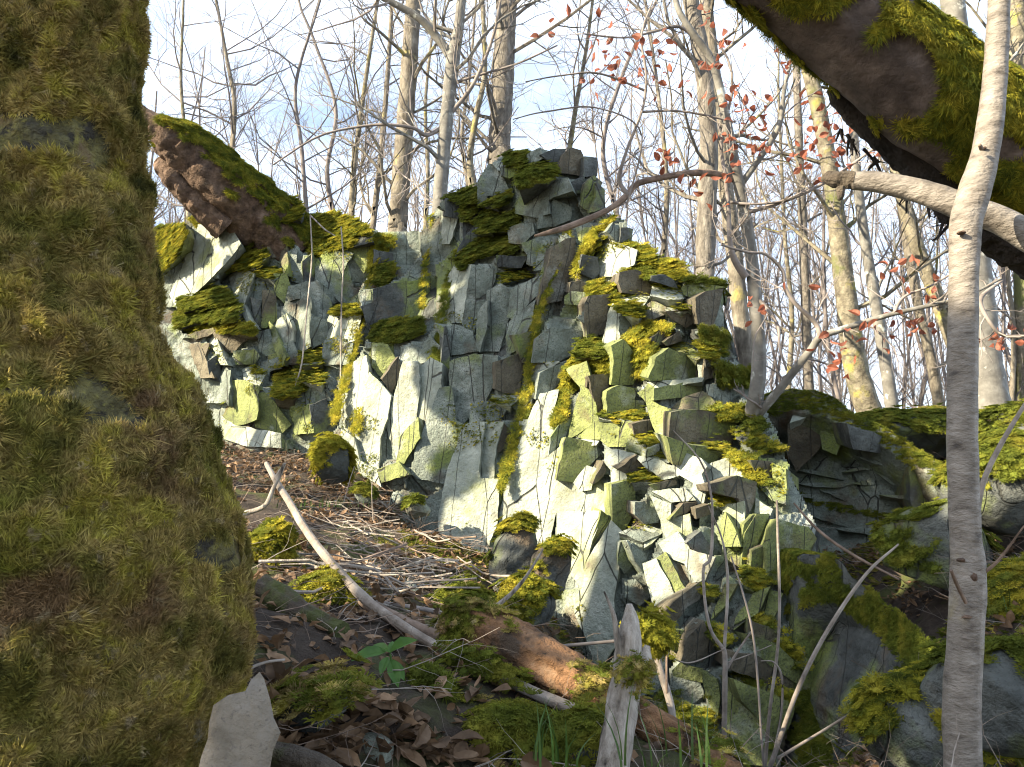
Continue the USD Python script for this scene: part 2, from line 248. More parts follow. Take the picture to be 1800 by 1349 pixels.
# ------------------------------------------------------------------ the outcrop
SIL_TOP = [(262,430),(300,395),(345,375),(420,385),(455,360),(500,352),(540,370),(590,378),(650,400),(690,405),(740,402),(758,375),(775,345),(830,330),(850,290),(880,270),(950,260),(1010,262),(1045,285),(1060,330),(1066,370),
           (1105,385),(1112,420),(1150,455),(1200,470),(1240,490),(1272,505),(1282,610),(1320,650),(1342,700),(1380,780),(1397,840),(1436,920)]
SIL_BOT = [(1440,970),(1405,1050),(1420,1160),(1400,1240),(1365,1400),(1100,1420),(980,1260),(880,1090),(840,1030),(740,1000),(680,940),(600,880),(540,830),(380,800),(262,800)]
SIL = shapely.Polygon(SIL_TOP + SIL_BOT)
DC = np.array([(300,400,9.5),(400,380,9.5),(500,360,9.3),(640,410,9.0),(740,400,8.8),(790,350,8.2),(880,280,7.8),(950,265,7.6),(1040,280,7.4),(1060,350,7.2),(1110,390,7.0),(1220,470,6.5),(1270,500,6.3),(1320,650,5.9),
    (1390,800,5.2),(1430,950,4.9),(300,700,8.8),(400,760,8.4),(600,790,7.6),(620,840,7.3),(760,950,6.5),(870,960,6.1),(1000,1150,5.3),(1150,1300,4.5),(1370,1340,4.1),(1420,1150,4.5),
    (700,600,7.9),(700,750,7.2),(850,600,7.3),(850,800,6.7),(1000,700,6.4),(1000,500,6.9),(950,350,7.5),(1100,600,6.3),(1200,600,6.05),(1150,750,5.7),(1200,900,5.1),(1050,950,5.6),(1300,800,5.4),(1300,1000,4.8),(1250,1150,4.5),(450,550,8.9),(550,600,8.5)], float)
_drbf = RBFInterpolator(DC[:, :2] / 1000, DC[:, 2], kernel='thin_plate_spline', smoothing=.002)
def D(px, py):
    px, py = np.asarray(px, float), np.asarray(py, float)
    return _drbf(np.stack([px.ravel(), py.ravel()], 1) / 1000).reshape(px.shape)
outcrop = thing('basalt_outcrop', 'grey basalt outcrop of fanning broken columns with moss on its ledges', 'rock')
def relief(top, bot, depth, nx, ny, thick, noise=0.0, ns=3.0, seed=0):
    """a closed slab of rock between two outline curves (px), its face at depth(px, py), its back thick metres behind"""
    xs = np.linspace(0, 1, nx); T, B = spline(top, nx) if len(top) > 2 else np.array(top, float)[[0]] * (1 - xs[:, None]) + np.array(top, float)[[1]] * xs[:, None], spline(bot, nx)
    t = np.linspace(0, 1, ny)[:, None, None]; q = T[None] * (1 - t) + B[None] * t
    y = depth(q[..., 0], q[..., 1]); f3 = P(q[..., 0], q[..., 1], y)
    if noise: f3 = f3 + (np.stack([meshkit.fbm(f3 * ns, 4, seed + k) for k in range(3)], -1) - .5) * noise
    b3 = f3 + np.array([0, thick, 0]); n = nx * ny; v = np.vstack([f3.reshape(-1, 3), b3.reshape(-1, 3)])
    i = (np.arange(ny - 1)[:, None] * nx + np.arange(nx - 1)).ravel()
    f = [np.stack([i, i + nx, i + nx + 1], 1), np.stack([i, i + nx + 1, i + 1], 1)]; f += [f[0][:, ::-1] + n, f[1][:, ::-1] + n]
    rim = np.concatenate([np.arange(nx), np.arange(1, ny) * nx + nx - 1, (ny - 1) * nx + np.arange(nx - 2, -1, -1), np.arange(ny - 2, 0, -1) * nx]); nxt = np.roll(rim, -1)
    f += [np.stack([rim, nxt, nxt + n], 1), np.stack([rim, nxt + n, rim + n], 1)]
    return trimesh.Trimesh(v, np.vstack(f), process=False)
# the mass behind the columns
_top = [(x, y + 22) for x, y in SIL_TOP]; _bl = SIL_BOT[::-1]
obj('rock_mass', relief(_top, [(x - 4 if i else x, y) for i, (x, y) in enumerate(_bl)], lambda a, b: D(a, b) + .36, 90, 50, 1.6, .22, 2.2, 7), M['rock_dark'], outcrop)

def prism(poly, o, a, u, v, t0, t1, g, ch=.02, tilt=.25):
    """an irregular column: polygon (k,2) in the plane (u, v) about o, from t0 to t1 along a, both ends tilted, the outer end chamfered"""
    k = len(poly); c = poly.mean(0); s0, s1 = g.normal(size=(2, 2)) * tilt
    rings = []
    for sc, t, sl in ((1.0, t0, s0), (1.0, t1 - ch, s1), (1 - ch * 1.0 / (np.linalg.norm(poly - c, axis=1).mean() + 1e-6), t1, s1)):
        q = c + (poly - c) * sc * (1 + .03 * g.normal(size=(k, 1))); rings.append(o + q[:, :1] * u + q[:, 1:] * v + (t + (q - c) @ sl)[:, None] * a)
    vtx = np.vstack(rings + [rings[0].mean(0)[None], rings[2].mean(0)[None]]); j = np.arange(k); n = (j + 1) % k; f = []
    for r in (0, 1): f += [np.stack([r * k + j, r * k + n, (r + 1) * k + n], 1), np.stack([r * k + j, (r + 1) * k + n, (r + 1) * k + j], 1)]
    f += [np.stack([np.full(k, 3 * k), n, j], 1), np.stack([np.full(k, 3 * k + 1), 2 * k + j, 2 * k + n], 1)]
    return vtx, np.vstack(f)
def clip_cells(sites, half):
    vor = Voronoi(sites); out = {}
    for i, r in enumerate(vor.point_region):
        reg = vor.regions[r]
        if reg and -1 not in reg:
            p = vor.vertices[reg]; c = p.mean(0); p = p[np.argsort(np.arctan2(p[:, 1] - c[1], p[:, 0] - c[0]))]
            if np.abs(p - sites[i]).max() < half: out[i] = p
    return out
# zones: axis of the columns, spacing, (shortest, longest) piece, region test in the photograph, materials
A_AX = unit(P(1000, 400, 7.1) - P(880, 850, 6.5))
def zone_of(px, py):
    z = np.zeros(np.shape(px), int)                                  # 0 left part
    lineAC = 590 + (740 - py) * .226; z[px > lineAC] = 1             # 1 the long slabs
    z[(px > 740) & (py < 440)] = 2                                   # 2 tower top
    lineB = 1010 + (420 - py) * .10; b = (px > np.where(py < 640, lineB, 1085 - (py - 640) * .05)) & (py > 380)
    z[b] = 3                                                         # 3 the stepped ends
    z[(px > 1130) & (py > 1000 - (px - 1130) * .25)] = 4             # 4 low right
    return z
ZONES = [(unit([.06, .10, 1]), .20, (.22, .75), .10), (A_AX, .34, (.7, 1.7), .06), (unit(A_AX + [.05, 0, 0]), .24, (.22, .5), .2), (unit([.62, -.74, -.22]), .30, (.3, .6), .16), (unit([.55, -.52, .5]), .24, (.35, .8), .15)]
PIECES = []   # (verts, faces, material key, screen size)
for zi, (ax, sp, (l0, l1), tilt) in enumerate(ZONES):
    g = rnd(100 + zi); px, py = np.meshgrid(np.arange(270, 1440, 15.), np.arange(265, 1380, 15.)); ins = shapely.contains_xy(SIL, px.ravel(), py.ravel())
    px, py = px.ravel()[ins], py.ravel()[ins]; s = zone_of(px, py) == zi; S3 = P(px[s], py[s], D(px[s], py[s]))
    o = S3.mean(0); u = unit(np.cross(ax, [0, 0, 1.0]) if abs(ax[2]) < .9 else np.cross(ax, [0, 1.0, 0])); v = np.cross(ax, u)
    R = S3 - o; U, V, T = R @ u, R @ v, R @ ax
    gu, gv_ = np.meshgrid(np.arange(U.min() - 1.2, U.max() + 1.2, sp), np.arange(V.min() - 1.2, V.max() + 1.2, sp * .87)); gu[1::2] += sp / 2
    sites = np.stack([gu.ravel(), gv_.ravel()], 1) + g.normal(size=(gu.size, 2)) * sp * .2; cells = clip_cells(sites, sp * 1.6)
    for ci, poly in cells.items():
        t = T.min() - .6 + g.random() * l1; end = T.max() + .6
        while t < end:
            L = g.uniform(l0, l1); c = poly.mean(0); mid = o + c[0] * u + c[1] * v + (t + L / 2) * ax; x, y, Y = proj(mid)
            if 0 < Y and shapely.contains_xy(SIL, x, y) and zone_of(np.array([x]), np.array([y]))[0] == zi:
                dd = Y - float(D(np.array([x]), np.array([y]))[0])
                if .02 < dd < .42:
                    pc = c + (poly - c) * g.uniform(.93, .985)
                    PIECES.append((*prism(pc, o, ax, u, v, t, t + L * .995, g, .018, tilt), zi, (sp / Y) * L / Y, dd, x, y))
            t += L
# ---- the broken faces of the columns, one block each: (outline, way it faces, stone, moss)
NRM = {'L': (-.64, -.74, .18), 'F': (-.16, -.98, .05), 'R': (.47, -.86, -.20), 'T': (-.10, -.50, .86), 'U': (-.38, -.74, .55), 'D': (.15, -.85, -.5)}
STONE = {'r': 'rock', 'p': 'rock_pale', 'g': 'rock_green', 'b': 'rock_brown', 'd': 'rock_dark'}  # dark also paints the shade in gaps, slots and recesses between columns
BLOCKS = {
 (290, 340, 4.5): """L p 265,250 520,270 590,400 500,520 280,740 90,900 40,800 150,560 240,470
L gy -60,290 140,260 150,330 130,430 60,520 0,600 -60,640
F p 150,440 240,380 245,470 170,540
F py 210,200 310,160 530,170 530,230 440,250 260,250
L rg 520,270 640,250 720,270 700,400 600,420 590,400
L py 755,170 830,200 840,300 800,330 815,500 770,420 760,330
R b 815,340 890,310 920,360 890,500 815,500
U dy 750,150 820,60 1020,60 1090,130 1060,200 940,230 830,200
R d 940,200 1080,180 1040,260 960,330 880,290
L b 890,420 960,410 965,640 920,560
F r 960,470 1040,450 1030,560 1100,560 1100,700 1000,690 965,620
R d 1100,540 1170,480 1190,700 1110,700
F r 1190,560 1260,470 1390,430 1480,480 1400,620 1380,850 1260,720 1190,690
F g 1390,430 1610,380 1640,480 1570,620 1480,500
U dy 1100,200 1330,170 1500,230 1600,290 1640,380 1390,430 1260,470 1170,480 1080,320
L p 500,600 540,560 700,640 620,880 680,1060 620,960 530,740
F r 690,640 860,680 870,780 770,790 760,1060 740,1080 620,880
R d 690,830 750,850 760,1070 720,1040
T r 690,600 880,600 920,640 860,680 700,640
R b 780,770 870,780 880,1000 800,1060 770,1060
U dy 510,490 740,460 800,500 700,600 560,600 500,620
R g 870,640 960,640 990,740 960,880 880,800
F r 980,740 1140,700 1150,830 1040,830 960,860
F r 1140,710 1200,700 1310,860 1320,930 1280,1010 1160,970 1150,820
R r 1210,700 1390,850 1310,880
L r 1040,880 1080,840 1150,830 1150,980 1140,1210 1020,1290 1030,1000
F r 960,860 1030,880 1020,1000 930,950
L p 890,1010 960,960 1010,1080 1010,1170 940,1200 870,1110
L g 820,1010 870,1090 950,1290 930,1349 860,1200
F r 940,1200 1010,1170 1060,1300 1060,1349 960,1349
L p 1280,1010 1330,940 1530,950 1540,1000 1500,1160 1420,1180 1280,1150
T py 1330,940 1400,900 1520,910 1540,950
L r 1250,1210 1290,1170 1480,1190 1450,1349 1250,1349
R r 1160,980 1280,1010 1280,1160 1170,1220 1150,1100
T p 1080,1300 1180,1250 1260,1260 1240,1349 1070,1349
U dg 80,950 300,880 500,880 600,900 560,1010 350,1010 200,1020 100,1060
U dg 120,850 380,750 490,790 540,870 300,900 140,930
F b 190,1120 380,1070 700,1100 710,1130 600,1180 540,1250 440,1240 380,1100 250,1150
U by 180,1070 380,1010 690,1060 700,1110 400,1080 240,1130
L b 200,1200 340,1190 300,1349 240,1349
L p 380,1080 430,1230 480,1349 440,1349 360,1180
F g 540,1250 700,1240 740,1290 700,1349 560,1349
F r 740,1100 820,1080 870,1250 800,1280 750,1250
F g 820,1290 900,1260 930,1349 830,1349
F ry 1640,460 1680,340 1799,350 1799,400 1740,440 1660,450
R d 1660,450 1799,480 1799,560 1650,570
L g 1700,740 1760,740 1740,890 1690,850
R d 1560,900 1690,860 1799,900 1790,1080 1640,1130
U dg 1650,570 1799,560 1799,640 1740,720 1640,700
F g 1640,1190 1799,1180 1799,1349 1600,1349""",
 (0, 450, 3.0): """L b 1010,480 1060,490 1120,640 1060,640
R d 1100,560 1160,520 1160,660 1110,650
L r 1160,580 1210,590 1200,780 1160,700
L g 1220,660 1290,660 1360,690 1350,860 1240,900 1170,850 1210,780
U p 1280,600 1330,570 1400,620 1360,690 1290,660
F g 1360,690 1450,780 1530,890 1480,940 1350,900
F r 1420,520 1470,510 1480,590 1430,600
T by 1480,600 1560,640 1680,660 1600,700 1540,740 1450,740
T p 1580,510 1710,500 1690,560 1600,570
T p 1550,600 1660,580 1720,640 1690,680 1560,650
L g 1550,820 1640,780 1650,930 1560,940
R d 1640,790 1720,760 1740,880 1690,940 1650,930
F r 1710,450 1820,440 1820,600 1700,570
F r 1560,700 1700,700 1740,760 1640,790 1560,820
L p 1170,850 1240,900 1480,940 1480,1010 1300,1000 1180,960""",
 (600, 450, 3.0): """L p 0,760 70,560 130,530 140,610 110,830 60,950 10,900
L p 110,830 150,620 210,680 260,740 240,860 200,960 190,1130 90,1080 60,960
L p 0,920 60,960 90,1080 180,1130 200,1210 110,1150 30,1060
L p 280,760 330,560 400,560 410,700 390,860 310,960 290,1060 240,900
L p 410,600 470,540 530,570 520,720 450,860 410,940 400,700
L g 310,960 400,860 410,960 330,1090 290,1110
L r 330,480 370,470 430,500 470,430 520,480 470,550 400,570 340,560
F g 160,460 240,470 280,540 220,640 160,580
R b 220,650 300,540 310,620 260,730
R d 170,180 260,150 420,130 400,340 290,340 180,370
U dg 180,370 290,340 420,340 420,400 330,440 240,460 160,430
L g 190,1130 300,1090 350,1150 250,1180 210,1190
L p 560,120 610,30 690,50 640,350 560,350
F r 690,50 820,80 790,180 720,290 690,440 640,360
F r 560,350 690,400 720,500 580,520
L r 720,300 770,240 770,350 730,500 715,480
F r 770,190 840,150 900,180 880,330 830,500 740,500 770,350
T r 840,100 1000,80 1010,110 840,150
L r 900,180 1080,90 1040,200 900,330 880,320
L r 880,360 1020,240 1000,350 940,480 890,510 870,430
R d 520,660 550,380 570,450 570,660
F r 575,560 700,520 820,530 820,640 760,760 640,880 590,860 575,700
R b 820,560 940,520 960,580 930,730 860,720 815,700
F r 400,1010 520,700 580,690 600,870 640,890 580,1080 540,1200 400,1170 380,1110
F r 690,780 770,770 760,860 680,880
L p 640,900 690,880 750,880 740,960 720,1130 730,1180 830,1180 820,1400 760,1560 510,1520 520,1349 560,1150
L p 750,880 850,880 810,1010 800,1180 725,1180 740,960
R b 850,880 890,930 880,1000 820,1040 810,1000
F r 770,790 830,770 890,790 830,860 770,870
T p 800,740 940,740 890,790 790,770
L p 1010,570 1140,560 1050,620 1000,760 980,840 960,700
R r 1050,620 1190,560 1150,650 1120,700 1030,750
R r 1030,440 1110,380 1270,400 1230,510 1140,560 1010,560
L p 1000,830 1050,730 1140,710 1110,830 1140,900 1100,1050 1080,1180 1130,1349 1100,1500 900,1560 830,1420 840,1349 880,1150
R r 1150,900 1220,860 1180,960 1100,1050 1110,960
L p 1100,1050 1180,980 1140,1180 1220,1180 1400,1190 1390,1349 1130,1349 1080,1200
R g 1190,960 1340,990 1350,1060 1220,1190 1140,1180
L g 1190,600 1290,560 1310,640 1350,860 1190,970 1240,760 1270,700
R b 1310,640 1410,620 1400,830 1360,860
U by 1180,640 1250,520 1440,560 1410,620 1290,560
R b 920,420 1030,400 1000,560 960,560""",
 (740, 250, 4.5): """R b 1100,190 1130,100 1190,50 1260,70 1290,150 1290,260 1110,240
R d 1300,120 1390,130 1390,260 1290,270
L r 840,100 940,50 970,120 930,140 880,180 840,200
R d 960,100 1050,60 1140,60 1100,160 1060,230 1020,150
U dg 680,110 830,80 820,180 690,180
F d 640,190 760,170 790,230 700,280 640,260
F r 460,320 540,280 640,270 690,380 640,420 520,420 510,470 450,480
L r 770,400 860,350 980,330 1160,290 1190,380 1040,430 1000,460 1010,560 920,590 750,560
T dg 790,260 880,170 1020,150 1060,250 900,320 780,350
F r 1050,460 1190,520 1180,610 1060,660 930,680 940,580 1010,560
R d 1200,320 1290,280 1280,400 1200,400
R b 1300,330 1370,270 1430,320 1400,420 1340,540 1270,500
R d 1400,330 1450,380 1450,520 1340,550 1390,440
R d 200,450 350,460 330,560 290,600 200,580
L p 170,590 280,590 250,740 220,800 170,800
R d 340,600 430,560 500,600 430,740 340,770
U dg 330,560 360,490 450,480 470,520 400,570 350,620
U dg 430,640 520,560 600,570 590,650 560,720 440,720
U dg 510,500 690,400 690,450 600,520
U dg 600,620 740,560 760,620 690,690 600,700
U dg 200,440 400,380 440,400 440,470 350,480
L r 690,690 780,650 880,650 890,720 800,800 700,790
U dg 290,920 380,800 500,750 660,750 740,860 620,870 450,900 330,1000
F d 600,900 840,910 790,990 610,980
F r 800,800 930,760 960,830 900,980 840,960 850,900
L r 960,780 1040,800 1000,1000 900,1010
L g 1230,680 1340,680 1320,780 1270,870
R b 1050,830 1150,770 1220,760 1210,900 1160,1100 1110,1250 930,1290 1000,1000
R d 450,640 340,770 280,900 440,880 560,730""",
 (980, 380, 4.5): """L p 320,190 390,130 460,210 620,270 600,380 500,420 470,470 340,470 300,300
L g 150,100 270,110 250,260 200,290
R r 400,120 440,60 500,120 490,210
R d 510,100 590,110 580,210 500,200
U dy 270,180 380,40 440,20 420,110 320,220 220,330
U gy 460,210 600,215 740,290 740,370 650,330 580,270
R d 200,310 310,330 330,450 280,490 170,440
R b 110,530 200,520 240,570 230,600 100,600
F r 60,640 110,600 230,610 250,640 170,700 60,690
R b 500,450 620,430 750,480 760,530 720,630 520,600 490,520
U dg 490,500 560,400 680,410 760,500 740,500 620,430
R d 770,480 850,470 920,510 950,570 760,510
T p 760,520 960,570 990,640 880,650 740,620
U gy 700,390 850,350 1000,410 1060,460 1040,510 900,470 740,420
L g 980,570 1060,530 1300,560 1170,600 1090,640 1000,620
U dg 1040,520 1180,500 1320,550 1310,580
R b 1100,650 1180,600 1310,580 1280,730 1220,900 1120,850
T p 860,700 1100,720 1090,750 860,750
R b 870,760 1100,740 1110,830 1020,880 930,820
L b 690,720 750,670 850,720 850,770 700,840
R b 250,640 440,620 400,700 380,920 240,960 220,700
U by 250,570 330,540 440,590 440,640 260,650
L p 400,780 440,700 500,740 480,880 490,960 380,1130 360,980
R r 490,800 620,780 630,900 580,940 500,950
T py 440,650 660,740 640,790 480,740
T p 460,590 560,610 720,640 660,730 540,690
R d 740,970 850,880 890,910 840,1010 760,1020
L by 690,850 900,890 850,890 740,960 640,930
R b 850,1000 960,920 980,980 870,1020
L gy 550,970 640,930 740,1020 760,1100 770,1170 710,1280 640,1240 640,1100
R g 780,1120 880,1050 1100,1130 1100,1290 740,1300 720,1280
T g 880,1030 990,990 1150,1110 1100,1130
L r 1110,1130 1200,1130 1160,1290 1120,1290
R b 1180,1150 1290,1060 1280,1150 1240,1270 1160,1290
T by 1120,1010 1170,1000 1290,1080 1180,1140
R dg 1130,900 1330,950 1340,1050 1290,1090 1150,1000
R g 430,1030 520,980 620,1100 640,1240 590,1330 430,1330 450,1150
L by 130,1180 240,1120 400,1170 460,1150 410,1250 260,1250 130,1349 60,1349
R b 250,1270 400,1260 410,1349 240,1349
R dg 1290,1180 1400,1230 1530,1220 1530,1310 1280,1320
T dg 200,1010 290,980 380,1060 320,1110 150,1100""",
 (980, 660, 4.5): """R g 400,130 490,85 620,110 600,200 690,210 650,290 400,300
T p 400,300 650,290 700,350 590,375 340,330
L g 340,340 590,375 550,560 400,560 330,500
L g 150,480 340,340 330,500 200,495
R b 600,390 740,360 740,460 620,500
T p 620,510 740,470 800,540 740,580 710,580
R g 720,590 800,550 810,610 710,640
T p 740,640 820,610 870,680 740,650
L g 590,390 620,500 710,580 710,640 540,570
R g 770,110 1150,40 1150,120 1000,170 770,190
U p 720,60 1150,25 1140,45 770,105
L g 640,140 720,70 770,110 760,210 890,270 900,420 870,680 740,350 700,200
U b 910,260 1000,180 1150,130 1240,210 1190,270 1000,260
R b 910,300 1000,280 1180,290 1320,330 1400,380 1380,540 1100,550 890,500
U by 1180,270 1400,280 1420,340 1330,350
L p 1180,80 1250,75 1240,170 1190,150
R r 1250,90 1400,280 1240,200
R g 880,500 1060,560 1300,590 1260,690 1150,690 920,700
T g 1060,550 1360,550 1340,600 1200,590
L p 960,640 1000,610 1130,660 1170,720 1130,780 1170,900 1150,1000 1090,1130 1060,1000 1080,850 960,780 910,740
U p 1170,720 1350,640 1500,740 1520,800 1440,800 1190,850
R b 1200,870 1430,800 1580,850 1560,1000 1480,1160 1450,970 1210,910
U by 1370,620 1530,650 1610,830 1520,800 1420,700
T p 1210,920 1400,940 1460,990 1270,1020
L p 1270,1040 1460,1000 1480,1230 1400,1190 1320,1080
U p 110,510 340,490 300,545 90,555
L p 130,850 230,720 300,740 260,900 190,910
R b 290,850 370,690 380,760 310,840
L p 390,580 600,620 480,730 440,760 370,680
R b 490,740 630,640 680,720 650,760 540,770
U p 620,640 760,660 920,720 950,790 820,820 700,720
T r 560,790 700,760 800,830 720,850 600,850
R g 440,870 540,840 610,890 600,1100 520,1240 440,1170 440,940
L p 430,770 520,750 550,830 430,860
R b 740,870 930,830 940,860 780,910
U p 760,920 1000,900 1080,980 900,1000
R b 900,1140 1070,1050 1100,1010 1000,1020
R r 620,1010 680,1010 800,1090 790,1160 690,1170 620,1100
L p 740,960 890,1020 890,1140 1040,1100 1060,1240 960,1349 880,1349 820,1150
T p 690,1180 830,1230 740,1320 690,1349
R b 1100,1060 1200,1030 1220,1090 1110,1130
R g 1490,1180 1560,1110 1680,1120 1580,1349 1450,1349
L p 1570,980 1690,1060 1660,1140 1560,1100
U r 1600,870 1700,860 1799,940 1799,1010 1700,980
L g 1320,1090 1390,1200 1440,1349 1330,1349 1290,1150
R b 1540,680 1700,690 1700,850 1610,830
L g 1700,700 1799,740 1799,930 1710,860
U d 1410,400 1560,440 1799,590 1640,600 1420,500
U dg 1420,260 1500,270 1640,390 1600,440 1480,360""",
 (980, 900, 3.6): """L p 0,0 270,0 250,100 170,310 150,480 70,370 20,230 0,160
R g 280,0 340,60 250,160 170,310 250,100
L p 340,60 400,120 390,260 370,440 350,560 380,800 330,900 250,1010 180,790 110,640 100,540 160,480 190,310
R r 400,200 450,190 510,320 430,390 390,330
T r 400,130 540,60 640,140 540,180
R r 450,190 560,270 580,420 500,310
F r 430,440 490,430 580,540 520,590 430,540
L p 540,330 620,300 700,440 740,570 690,640 660,700 600,560 560,420
L g 620,300 680,260 800,480 740,570
L p 640,200 760,130 830,230 830,330 740,300 680,260
R d 830,200 910,130 980,230 960,290 900,270
L p 810,330 830,240 990,290 930,430 870,440
R b 680,640 740,570 900,450 940,520 820,600 720,730 680,720
L g 1060,100 1110,110 1150,220 1110,200
R g 1190,140 1270,20 1340,20 1260,210 1190,310 1170,350
R g 1330,230 1400,50 1590,100 1640,170 1560,370 1470,490 1420,480 1380,440 1320,410
R b 1240,250 1320,220 1310,410 1230,340
T g 1170,390 1230,340 1360,450 1240,500 1190,480
L g 1120,740 1130,680 1240,520 1340,480 1270,630 1180,690
L g 1290,650 1350,500 1420,520 1390,620 1350,690
L g 980,670 1060,460 1130,460 1050,600
T g 930,460 1010,480 990,540 940,510
U g 1230,680 1290,650 1400,740 1390,760 1240,690
R b 1240,700 1390,760 1380,830 1240,790
U g 1380,800 1430,790 1580,930 1570,1000 1400,860
R g 1240,790 1400,850 1560,1000 1540,1100 1400,1000 1260,900
U g 1120,1010 1260,1060 1480,1160 1500,1200 1380,1160 1130,1060
R b 1130,900 1260,910 1400,1000 1530,1110 1490,1190 1270,1060 1110,1000
R g 1130,1070 1380,1170 1500,1210 1470,1349 1380,1500 1320,1349 1180,1200
F g 730,1010 780,960 920,1000 930,1080 740,1040
L g 920,1010 1000,1060 1020,1170 1000,1300 940,1160
F r 740,1050 900,1090 930,1160 860,1210 740,1160
U g 640,1140 700,1150 860,1220 1000,1250 980,1500 660,1500
R g 700,750 830,760 780,900 700,860
R b 830,800 930,700 990,850 920,950 790,950
U g 1080,1080 1200,1200 1320,1349 1380,1600 1050,1600
T g 930,700 1000,740 1110,800 1050,860 960,780
F r 380,820 520,700 680,730 700,900 640,1130 420,1200 330,1080""",
}
def ray_plane(px, py, o, n):
    a, b = (np.asarray(px) - 900) / F, (674.5 - np.asarray(py)) / F
    d = a[..., None] * RT + b[..., None] * UP + FWD
    return EYE + d * (((o - EYE) @ n) / (d @ n))[..., None]
PLANES = []
def block(poly, n, off, thick, g, cell=.05, depth=D, edge=.0025, rough=.011):
    """one block of stone: a rough face in the plane n that fills the outline, edges worn back, running thick metres into the rock"""
    q = np.asarray(poly, float); c = np.array(shapely.Polygon(q).representative_point().coords[0])
    Yc = float(depth(np.array([c[0]]), np.array([c[1]]))[0]) + off; o = P(c[0], c[1], Yc); ext = math.sqrt(shapely.Polygon(q).area) * Yc / F; n = unit(np.asarray(n) + np.array([0, -1.0, 0]) * np.clip(ext - .35, 0, .8) * 1.6 + g.normal(size=3) * .07)
    sp = cell * F / Yc; ring = []
    for k in range(len(q)):
        a, b = q[k], q[(k + 1) % len(q)]; m = max(1, int(np.hypot(*(b - a)) / sp)); e = unit(b - a); nn = np.array([-e[1], e[0]]); w = g.normal(size=m) * sp * .07; w[0] = 0
        ring += [a + (b - a) * i / m + nn * w[i] for i in range(m)]
    ring = np.array(ring); pg = shapely.Polygon(ring).buffer(0)
    if pg.geom_type != 'Polygon': pg = max(pg.geoms, key=lambda s: s.area)
    ring = np.array(pg.exterior.coords)[:-1]
    if shapely.Polygon(ring).exterior.is_ccw: ring = ring[::-1]
    x0, y0, x1, y1 = pg.bounds; gxx, gyy = np.meshgrid(np.arange(x0 + sp * .5, x1, sp), np.arange(y0 + sp * .5, y1, sp)); inn = np.stack([gxx.ravel(), gyy.ravel()], 1) + g.normal(size=(gxx.size, 2)) * sp * .18
    inn = inn[shapely.contains_xy(pg.buffer(-sp * .42), inn[:, 0], inn[:, 1])] if len(inn) else inn.reshape(0, 2)
    allp = np.vstack([ring, inn, c[None]]); from scipy.spatial import Delaunay
    tri = Delaunay(allp).simplices; cen = allp[tri].mean(1); tri = tri[shapely.contains_xy(pg, cen[:, 0], cen[:, 1])]
    p3 = ray_plane(allp[:, 0], allp[:, 1], o, n); dy = np.clip(p3[:, 1] - Yc, -max(.4, ext * .6), max(.4, ext * .6)); p3 = P(allp[:, 0], allp[:, 1], Yc + dy)
    m = len(ring); s = (meshkit.fbm(p3 * 6, 4, 9) - .5) * 2 * rough + (meshkit.noise(p3 * 1.9, 4) - .5) * rough * 1.5
    s[:m] -= edge * (.6 + .8 * g.random(m)); p3 = p3 + n * s[:, None]
    a_ = allp[tri]; e_, h_ = a_[:, 1] - a_[:, 0], a_[:, 2] - a_[:, 0]; flip = e_[:, 0] * h_[:, 1] - e_[:, 1] * h_[:, 0] > 0; tri[flip] = tri[flip][:, ::-1]
    cm = p3[:m].mean(0); dirn = unit(unit(cm - EYE) * .75 - n * .45); back = cm + (p3[:m] - cm) * .88 + dirn * thick
    k = np.arange(m); nx = (k + 1) % m; nb = len(p3); f = [tri, np.stack([k, nb + k, nb + nx], 1), np.stack([k, nb + nx, nx], 1), np.stack([nb + nx, nb + k, np.full(m, nb + m)], 1)]
    PLANES.append((pg, o, n, Yc, max(.4, ext * .6)))
    v = np.vstack([p3, back, back.mean(0)[None]]); tm = trimesh.Trimesh(v, np.vstack(f), process=False)
    e0, e1, e2 = p3[tri[:, 0]], p3[tri[:, 1]], p3[tri[:, 2]]
    if (np.cross(e1 - e0, e2 - e0).sum(0) @ n) < 0: tm.invert()
    return tm, trimesh.Trimesh(p3, tm.faces[:len(tri)], process=False)
g = rnd(56); moss_faces = {'y': [], 'g': []}; faces_all = []; blocks = []
for (ox, oy, s), text in BLOCKS.items():
    for line in text.split('\n'):
        w = line.split(); poly = [(ox + float(a) / s, oy + float(b) / s) for a, b in (t.split(',') for t in w[2:])]; poly = list(shapely.Polygon(poly).buffer(1.6, join_style='mitre', mitre_limit=2).exterior.coords)[:-1]
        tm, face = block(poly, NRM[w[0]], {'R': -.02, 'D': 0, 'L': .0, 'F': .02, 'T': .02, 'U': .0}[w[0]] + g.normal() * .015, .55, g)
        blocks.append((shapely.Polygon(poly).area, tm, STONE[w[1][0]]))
        (moss_faces[w[1][1]] if len(w[1]) > 1 else faces_all).append(face)
